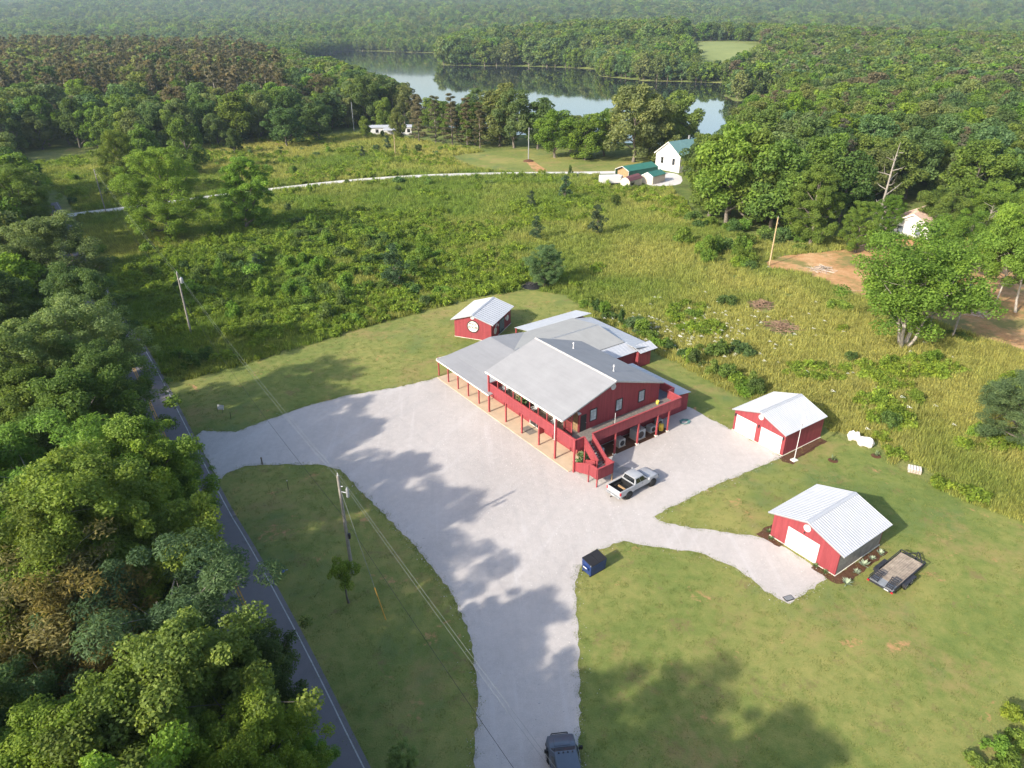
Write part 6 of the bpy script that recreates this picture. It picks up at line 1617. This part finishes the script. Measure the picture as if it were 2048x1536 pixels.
def near_things(x, y):
    k = np.zeros(np.shape(x), bool)
    for (cx_, cy_), r_ in (((41.04, 69.08), 2.2), ((40.27, 70.40), 2.0), ((44.08, 63.76), 2.2), ((41.44, 67.06), 1.6), ((40.32, 68.65), 2.0), ((3.90, 125.04), 3.0), ((43.41, 114.54), 2.6), ((43.58, 104.87), 3.0), ((42.96, 113.11), 2.4), ((43.15, 103.63), 2.8)): k |= np.hypot(x - cx_, y - cy_) < r_
    return k | inside(LAWN, x, y) | inside(DIRT, x, y) | inside(YARD, x, y) | inside(ROAD_POLY, x, y) | (edge_dist(DRIVE, x, y, False) < 3.0)
def value_noise(x, y, sc, seed):
    rg = np.random.default_rng(seed); g = rg.random((64, 64)); u = np.asarray(x) / sc + 31.7; v = np.asarray(y) / sc + 17.3
    i = np.floor(u).astype(int); j = np.floor(v).astype(int); fu = u - i; fv = v - j; fu = fu * fu * (3 - 2 * fu); fv = fv * fv * (3 - 2 * fv)
    q = lambda a, b: g[a % 64, b % 64]
    return (q(i, j) * (1 - fu) + q(i + 1, j) * fu) * (1 - fv) + (q(i, j + 1) * (1 - fu) + q(i + 1, j + 1) * fu) * fv
rg = np.random.default_rng(5)
xs = [q[0] for q in MEADOW]; ys = [q[1] for q in MEADOW]
def meadow_points(n, pw):
    """denser towards the camera so the cover looks even in the picture"""
    yy = min(ys) + (max(ys) - min(ys)) * rg.random(n) ** pw; xx = rg.uniform(-.85, .85, n) * (yy + 40)
    ok = inside(MEADOW, xx, yy); xx, yy = xx[ok], yy[ok]
    ok = ~near_things(xx, yy); return xx[ok], yy[ok]
BRUSH = [(-64.99, 129.41), (-62.05, 157.36), (-48.15, 175.42), (-26.03, 161.18), (-8.68, 141.65), (-11.22, 120.57), (-21.75, 118.08), (-27.81, 108.66), (-37.41, 104.47), (-50.38, 108.84)]
def brushy(x, y):
    d = np.where(inside(BRUSH, x, y), 0, edge_dist(BRUSH, x, y)); return np.clip(1 - d / 18, 0, 1)
GX, GY = meadow_points(190000, 1.5)
dist = np.hypot(GX, GY); s = .62 + dist / 330
v1 = value_noise(GX, GY, 34, 1); v2 = value_noise(GX, GY, 8, 2); dry = np.clip(1.25 * v1 + .75 * v2 - .47 + .30 * np.exp(-((GX - 28) / 26) ** 2 - ((GY - 115) / 30) ** 2) - .35 * brushy(GX, GY), 0, 1)
t0 = np.array((.185, .265, .050)); t1 = np.array((.385, .375, .115)); tint = t0 + (t1 - t0) * dry[:, None]; tint *= rg.uniform(.75, 1.25, (len(GX), 1)); tint = np.concatenate([tint, np.ones((len(GX), 1))], 1)
scl = np.stack([s * 1.1, s * 1.1, s * rg.uniform(.6, 1.2, len(GX)) * .95], 1); rot = np.zeros((len(GX), 3)); rot[:, 2] = rg.uniform(0, 6.28, len(GX))
scatter("grass", "tall yellow-green meadow grass round the property", np.stack([GX, GY, np.zeros(len(GX))], 1), scl, rot, rg.integers(0, 4, len(GX)), tint, [PROTO["tuft_%d" % i] for i in range(4)])
WX, WY = meadow_points(42000, 1.4)
v = value_noise(WX, WY, 13, 3) * .6 + value_noise(WX, WY, 5, 4) * .4 + .30 * brushy(WX, WY) - .14 * np.exp(-((WX - 28) / 26) ** 2 - ((WY - 115) / 30) ** 2) - .12 * np.exp(-((WX - 52) / 22) ** 2 - ((WY - 72) / 22) ** 2); ok = v > .585 + .045 * (WX > -18); WX, WY, v = WX[ok], WY[ok], v[ok]
s = rg.uniform(.8, 1.5, len(WX)) * (1 + np.hypot(WX, WY) / 500)
t0 = np.array((.165, .255, .036)); t1 = np.array((.28, .36, .048)); f = rg.random(len(WX)) * .6 + .4 * value_noise(WX, WY, 18, 6); tint = np.concatenate([(t0 + (t1 - t0) * f[:, None]) * rg.uniform(.75, 1.2, (len(WX), 1)), np.ones((len(WX), 1))], 1)
rot = np.zeros((len(WX), 3)); rot[:, 2] = rg.uniform(0, 6.28, len(WX))
scatter("weeds", "bright leafy weeds and brambles filling the meadow", np.stack([WX, WY, np.zeros(len(WX))], 1), np.stack([s, s, s * rg.uniform(.7, 1.3, len(WX))], 1), rot, rg.integers(0, 3, len(WX)), tint, [PROTO["weed_%d" % i] for i in range(3)])
# ragged grass along the lawn and gravel edges, and loose tufts over the lawn
E_ = []
for poly, k in ((GRAVEL, 5), (LAWN, 3)):
    n_ = len(poly)
    for i in range(n_):
        a = Vector(poly[i]); b = Vector(poly[(i + 1) % n_])
        for j in range(int((b - a).length * k)):
            q = a.lerp(b, RNG.random()); E_.append((q.x + RNG.gauss(0, .16), q.y + RNG.gauss(0, .16)))
n_l = 26000; lx = rg.uniform(-45, 66, n_l); ly = 22 + 95 * rg.random(n_l) ** 1.3
bl = Matrix.Rotation(-BYAW, 2); loc = np.stack([(lx - BX) * math.cos(BYAW) + (ly - BY) * math.sin(BYAW), -(lx - BX) * math.sin(BYAW) + (ly - BY) * math.cos(BYAW)], 1)
inb = (loc[:, 0] > -16) & (loc[:, 0] < 17) & (loc[:, 1] > -1) & (loc[:, 1] < 28)
ok = inside(LAWN, lx, ly) & ~inside(GRAVEL, lx, ly) & ~inb & (edge_dist(ROAD_R, lx, ly, False) > .3); E_ += list(zip(lx[ok], ly[ok]))
E_ = np.array(E_); loc = np.stack([(E_[:, 0] - BX) * math.cos(BYAW) + (E_[:, 1] - BY) * math.sin(BYAW), -(E_[:, 0] - BX) * math.sin(BYAW) + (E_[:, 1] - BY) * math.cos(BYAW)], 1)
E_ = E_[~((loc[:, 0] > -16) & (loc[:, 0] < 17) & (loc[:, 1] > -1) & (loc[:, 1] < 28))]
deep = inside(GRAVEL, E_[:, 0], E_[:, 1]) & (edge_dist(GRAVEL, E_[:, 0], E_[:, 1]) > .25); E_ = E_[~deep]
for (ox, oy, yw, w_, l_) in ((26.75, 73.03, R(-55.73), 7.15, 7.11), (24.83, 53.25, R(-54.85), 6.83, 7.21), (-8.99, 101.78, R(-21.68), 6.26, 8.1)):
    a = (E_[:, 0] - ox) * math.cos(yw) + (E_[:, 1] - oy) * math.sin(yw); b = -(E_[:, 0] - ox) * math.sin(yw) + (E_[:, 1] - oy) * math.cos(yw); E_ = E_[~((a > -.1) & (a < w_ + .1) & (b > -.1) & (b < l_ + .1))]
n_ = len(E_); g0 = np.array((.14, .20, .055)); g1 = np.array((.25, .26, .09)); f = rg.random((n_, 1)); tint = np.concatenate([(g0 + (g1 - g0) * f) * rg.uniform(.8, 1.2, (n_, 1)), np.ones((n_, 1))], 1)
s = rg.uniform(.6, 1.5, n_); rot = np.zeros((n_, 3)); rot[:, 2] = rg.uniform(0, 6.28, n_)
scatter("lawn_grass", "short loose tufts over the lawn and along its edges", np.column_stack([E_, np.full(n_, .008)]), np.stack([s, s, s], 1), rot, rg.integers(0, 2, n_), tint, [PROTO["short_tuft_%d" % i] for i in range(2)])
# loose stones spilling over the gravel edge and lying on the lot
st_ = []
for k in range(3):
    mb = MB(); r3 = random.Random(200 + k); rings = []
    for j in range(4):
        t = (0.0, .35, .8, 1.0)[j]; rr = (.9, 1.0, .7, .25)[j]; rings.append([(rr * math.cos(i * 1.2566) * r3.uniform(.7, 1.2), rr * math.sin(i * 1.2566) * r3.uniform(.6, 1.1), t * .7) for i in range(5)])
    mb.loft(rings, 0, False); st_.append(mb.mesh("loose_stone_%d" % k, paint("stone_%d" % k, ((.50, .47, .45), (.38, .36, .36), (.58, .55, .53))[k], .9, .15, 5.0)))
SP = []
n_ = len(GRAVEL)
for i in range(n_):
    a = Vector(GRAVEL[i]); b = Vector(GRAVEL[(i + 1) % n_])
    for j in range(int((b - a).length * 12)):
        q = a.lerp(b, RNG.random()); d_ = RNG.expovariate(1 / .28) * RNG.choice((-1, 1)); nn = Vector((-(b - a).y, (b - a).x)).normalized(); SP.append((q.x + nn.x * d_, q.y + nn.y * d_))
lx = rg.uniform(-40, 30, 30000); ly = 22 + 75 * rg.random(30000) ** 1.4; ok = inside(GRAVEL, lx, ly); SP += list(zip(lx[ok], ly[ok])); SP = np.array(SP)
loc = np.stack([(SP[:, 0] - BX) * math.cos(BYAW) + (SP[:, 1] - BY) * math.sin(BYAW), -(SP[:, 0] - BX) * math.sin(BYAW) + (SP[:, 1] - BY) * math.cos(BYAW)], 1); SP = SP[~((loc[:, 0] > -13) & (loc[:, 0] < 17) & (loc[:, 1] > -1) & (loc[:, 1] < 22)) & ~inside(ROAD_POLY, SP[:, 0], SP[:, 1])]
n_ = len(SP); s = rg.uniform(.016, .038, n_) * (1 + .6 * (rg.random(n_) > .9)); rot = np.zeros((n_, 3)); rot[:, 2] = rg.uniform(0, 6.28, n_)
scatter("gravel", "loose pale stones over the lot and its grassy edge", np.column_stack([SP, np.full(n_, .016)]), np.stack([s, s, s], 1), rot, rg.integers(0, 3, n_), np.ones((n_, 4)), st_)
# white wildflowers
fm = MB()
for k in range(9):
    a = k * .7; r_ = .1 + .035 * k; h_ = .6 + .05 * (k % 4); fm.tube((r_ * .5 * math.cos(a), r_ * .5 * math.sin(a), 0), (r_ * math.cos(a), r_ * math.sin(a), h_), .008, .006, 3, False, 1); fm.lathe([(.07, h_), (.09, h_ + .02), (.02, h_ + .05)], 6, 'z', (r_ * math.cos(a), r_ * math.sin(a), 0))
flower = fm.mesh("white_flower", [paint("white_petal", (.70, .70, .62), .7, .1), M_pl1])
FX = np.concatenate([rg.normal(0, 1, 230) * 7 + 27, rg.normal(0, 1, 60) * 14 + 40, rg.normal(0, 1, 18) * 1.5 + 46]); FY = np.concatenate([rg.normal(0, 1, 230) * 4.5 + 103, rg.normal(0, 1, 60) * 14 + 100, rg.normal(0, 1, 18) * 1.2 + 32])
ok = ~near_things(FX, FY) | (FY < 40); FX, FY = FX[ok], FY[ok]; n_ = len(FX); s = rg.uniform(.5, .9, n_)
scatter("wildflowers", "white wildflowers scattered in the tall grass behind the main building", np.stack([FX, FY, np.zeros(n_)], 1), np.stack([s, s, s], 1), np.zeros((n_, 3)), np.zeros(n_, int), np.ones((n_, 4)), [flower])
# shrubs one can tell apart
def shrub(x, y, s, h, c, lb, grp):
    o = link("shrub", PROTO["shrub_%d" % RNG.randrange(4)], None, (x, y, -.03), (0, 0, RNG.uniform(0, 6.28))); o.scale = (s, s, h); o.color = jit(c, .2); return tag(o, lb, "shrub", grp)
SMARKS = [((-51, 103), "the transformer pole"), ((-9, 105), "the sign shed"), ((-21.37, 124.71), "the dark young cedar"), ((-64.62, 168.36), "the lone bright tree"), ((-77.55, 157.53), "the big round tree"), ((6.44, 125.30), "the small round tree"), ((5.90, 156.60), "the narrow young cedar"), ((20.00, 160.66), "the right young cedar"), ((52.27, 137.33), "the tan pole"), ((59.29, 96.90), "the big forked tree"), ((28, 76), "the two-door garage"), ((38, 60), "the pallet stack"), ((33, 213), "the maroon roofed shed"), ((0, 236), "the white driveway's middle"), ((-36.55, 113.30), "the left lawn's upper edge"), ((-12.86, 141.70), "the brush's right end"), ((-46.96, 170.51), "the brush's upper edge")]
def shrub_label(x, y, where):
    mk = sorted(SMARKS, key=lambda q: math.hypot(q[0][0] - x, q[0][1] - y))[0]; d_ = math.hypot(mk[0][0] - x, mk[0][1] - y)
    rel = "left of" if x < mk[0][0] else "right of"; f_ = "close" if d_ < 8 else ("some way" if d_ < 18 else "far")
    return "shrub %s %s %s, %s side, in %s" % (f_, rel, mk[1], "far" if y > mk[0][1] else "near", where)
S = poisson(BRUSH, 2.6, 21); S = S[rg.permutation(len(S))][:130]
for x, y in S: shrub(x, y, RNG.uniform(1.1, 2.3), RNG.uniform(1.2, 2.6), RNG.choice([G_MID, G_BRIGHT, G_LIME, G_LIME, G_DARK]), shrub_label(x, y, "the dense brush"), "shrubs of the brush above the left lawn")
P_ = poisson(MEADOW, 8.0, 22); ok = ~near_things(P_[:, 0], P_[:, 1]) & ~inside(BRUSH, P_[:, 0], P_[:, 1]); P_ = P_[ok]; vv = value_noise(P_[:, 0], P_[:, 1], 22, 8); P_ = P_[np.argsort(-vv)][:120]
for x, y in P_: shrub(x, y, RNG.uniform(.9, 2.2), RNG.uniform(.9, 2.2), RNG.choice([G_MID, G_BRIGHT, G_DARK, G_BLUE, G_LIME]), shrub_label(x, y, "the open meadow"), "shrubs scattered in the open meadow")
for i_ in range(16): shrub(*[q + RNG.uniform(-4.5, 4.5) for q in ((44.0, 140.0), (47.0, 148.0), (40.0, 150.0))[i_ % 3]], RNG.uniform(1.2, 2.4), RNG.uniform(1.5, 3.2), RNG.choice([G_MID, G_BRIGHT, G_LIME]), shrub_label(44 + (i_ % 3) * 3, 140 - 9 * (i_ % 2), "the pole clump"), "shrubs of the clump by the tan pole")
for (px_, py_) in ((45.02, 173.29), (48.14, 168.44), (51.61, 165.62), (55.25, 163.77), (58.84, 160.22), (61.72, 156.81), (64.80, 154.32), (52.39, 162.03), (45.39, 167.07), (58.38, 153.59)): shrub(px_, py_, RNG.uniform(1.6, 2.6), RNG.uniform(1.5, 2.8), RNG.choice([G_MID, G_BRIGHT, G_DARK]), shrub_label(px_, py_, "the wood edge"), "shrubs at the edge of the right-hand wood")
HEDGE = smooth_poly([(12.28, 114.08), (15.65, 106.14), (20.41, 98.12), (25.26, 89.07), (28.84, 83.99), (31.15, 80.45)], 2, False)
for i in range(0, len(HEDGE)):
    x, y = HEDGE[i]; shrub(x + RNG.uniform(.3, 2), y + RNG.uniform(.3, 2), RNG.uniform(.8, 1.6), RNG.uniform(.9, 2.2), RNG.choice([G_MID, G_BRIGHT, G_DARK]), shrub_label(x, y, "the back weedy row"), "shrubs of the row behind the main building")
for i, (q, lb) in enumerate((((-46.34, 90.70), "shaded shrub beside the road at the lawn's left corner"), ((-48.83, 94.11), "second shaded shrub beside the road"), ((-45.15, 93.22), "shaded shrub in the corner between road and lawn"), ((32.56, 30.81), "bright leafy weed bush in the bottom right corner"), ((34.49, 31.18), "yellowish weed bush at the right edge, bottom"), ((35.56, 33.10), "golden weed bush at the right edge above the corner"), ((31.07, 29.74), "dark weed bush at the bottom edge, far right"), ((33.07, 29.73), "pale weed bush in the very corner"), ((30.19, 94.41), "tall leafy shrub right of the back lawn"), ((28.17, 95.32), "leafy shrub left of the tall one by the back lawn"), ((-93.86, 293.71), "pink flowering bush at the top of the brushy hill"))):
    shrub(*q, (1.5 if i < 3 else .95) if i != 8 else 2.0, (1.5 if i < 3 else .9) if i != 8 else 2.6, G_YEL if i in (4, 5) else ((.30, .16, .14) if i == 10 else (G_LIME if i == 3 else G_MID)), lb, None)
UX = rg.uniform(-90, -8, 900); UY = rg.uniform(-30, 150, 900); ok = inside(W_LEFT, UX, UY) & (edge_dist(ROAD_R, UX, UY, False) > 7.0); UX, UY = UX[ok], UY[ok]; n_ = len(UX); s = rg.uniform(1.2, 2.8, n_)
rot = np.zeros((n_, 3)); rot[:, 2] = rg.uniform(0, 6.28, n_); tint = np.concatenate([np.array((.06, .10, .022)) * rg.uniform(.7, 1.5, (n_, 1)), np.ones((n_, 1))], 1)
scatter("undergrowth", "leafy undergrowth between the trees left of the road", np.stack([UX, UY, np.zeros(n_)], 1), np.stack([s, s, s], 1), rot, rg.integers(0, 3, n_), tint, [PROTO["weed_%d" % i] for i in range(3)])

# ------------------------------------------------------------------ air
hz = MB(); hz.box(-4800, 4800, -160, 4700, -6.0, 260.0)
m = bpy.data.materials.new("haze_air"); m.use_nodes = True; nt = m.node_tree
for q in list(nt.nodes):
    if q.type != 'OUTPUT_MATERIAL': nt.nodes.remove(q)
pv = nt.nodes.new("ShaderNodeVolumePrincipled"); pv.inputs["Color"].default_value = (0.68, 0.84, 1.0, 1); pv.inputs["Density"].default_value = 0.0001; pv.inputs["Anisotropy"].default_value = 0.2
nt.links.new(pv.outputs[0], nt.nodes["Material Output"].inputs["Volume"])
tag(hz.build("haze", m), "thin summer haze over the woods", kind="stuff")
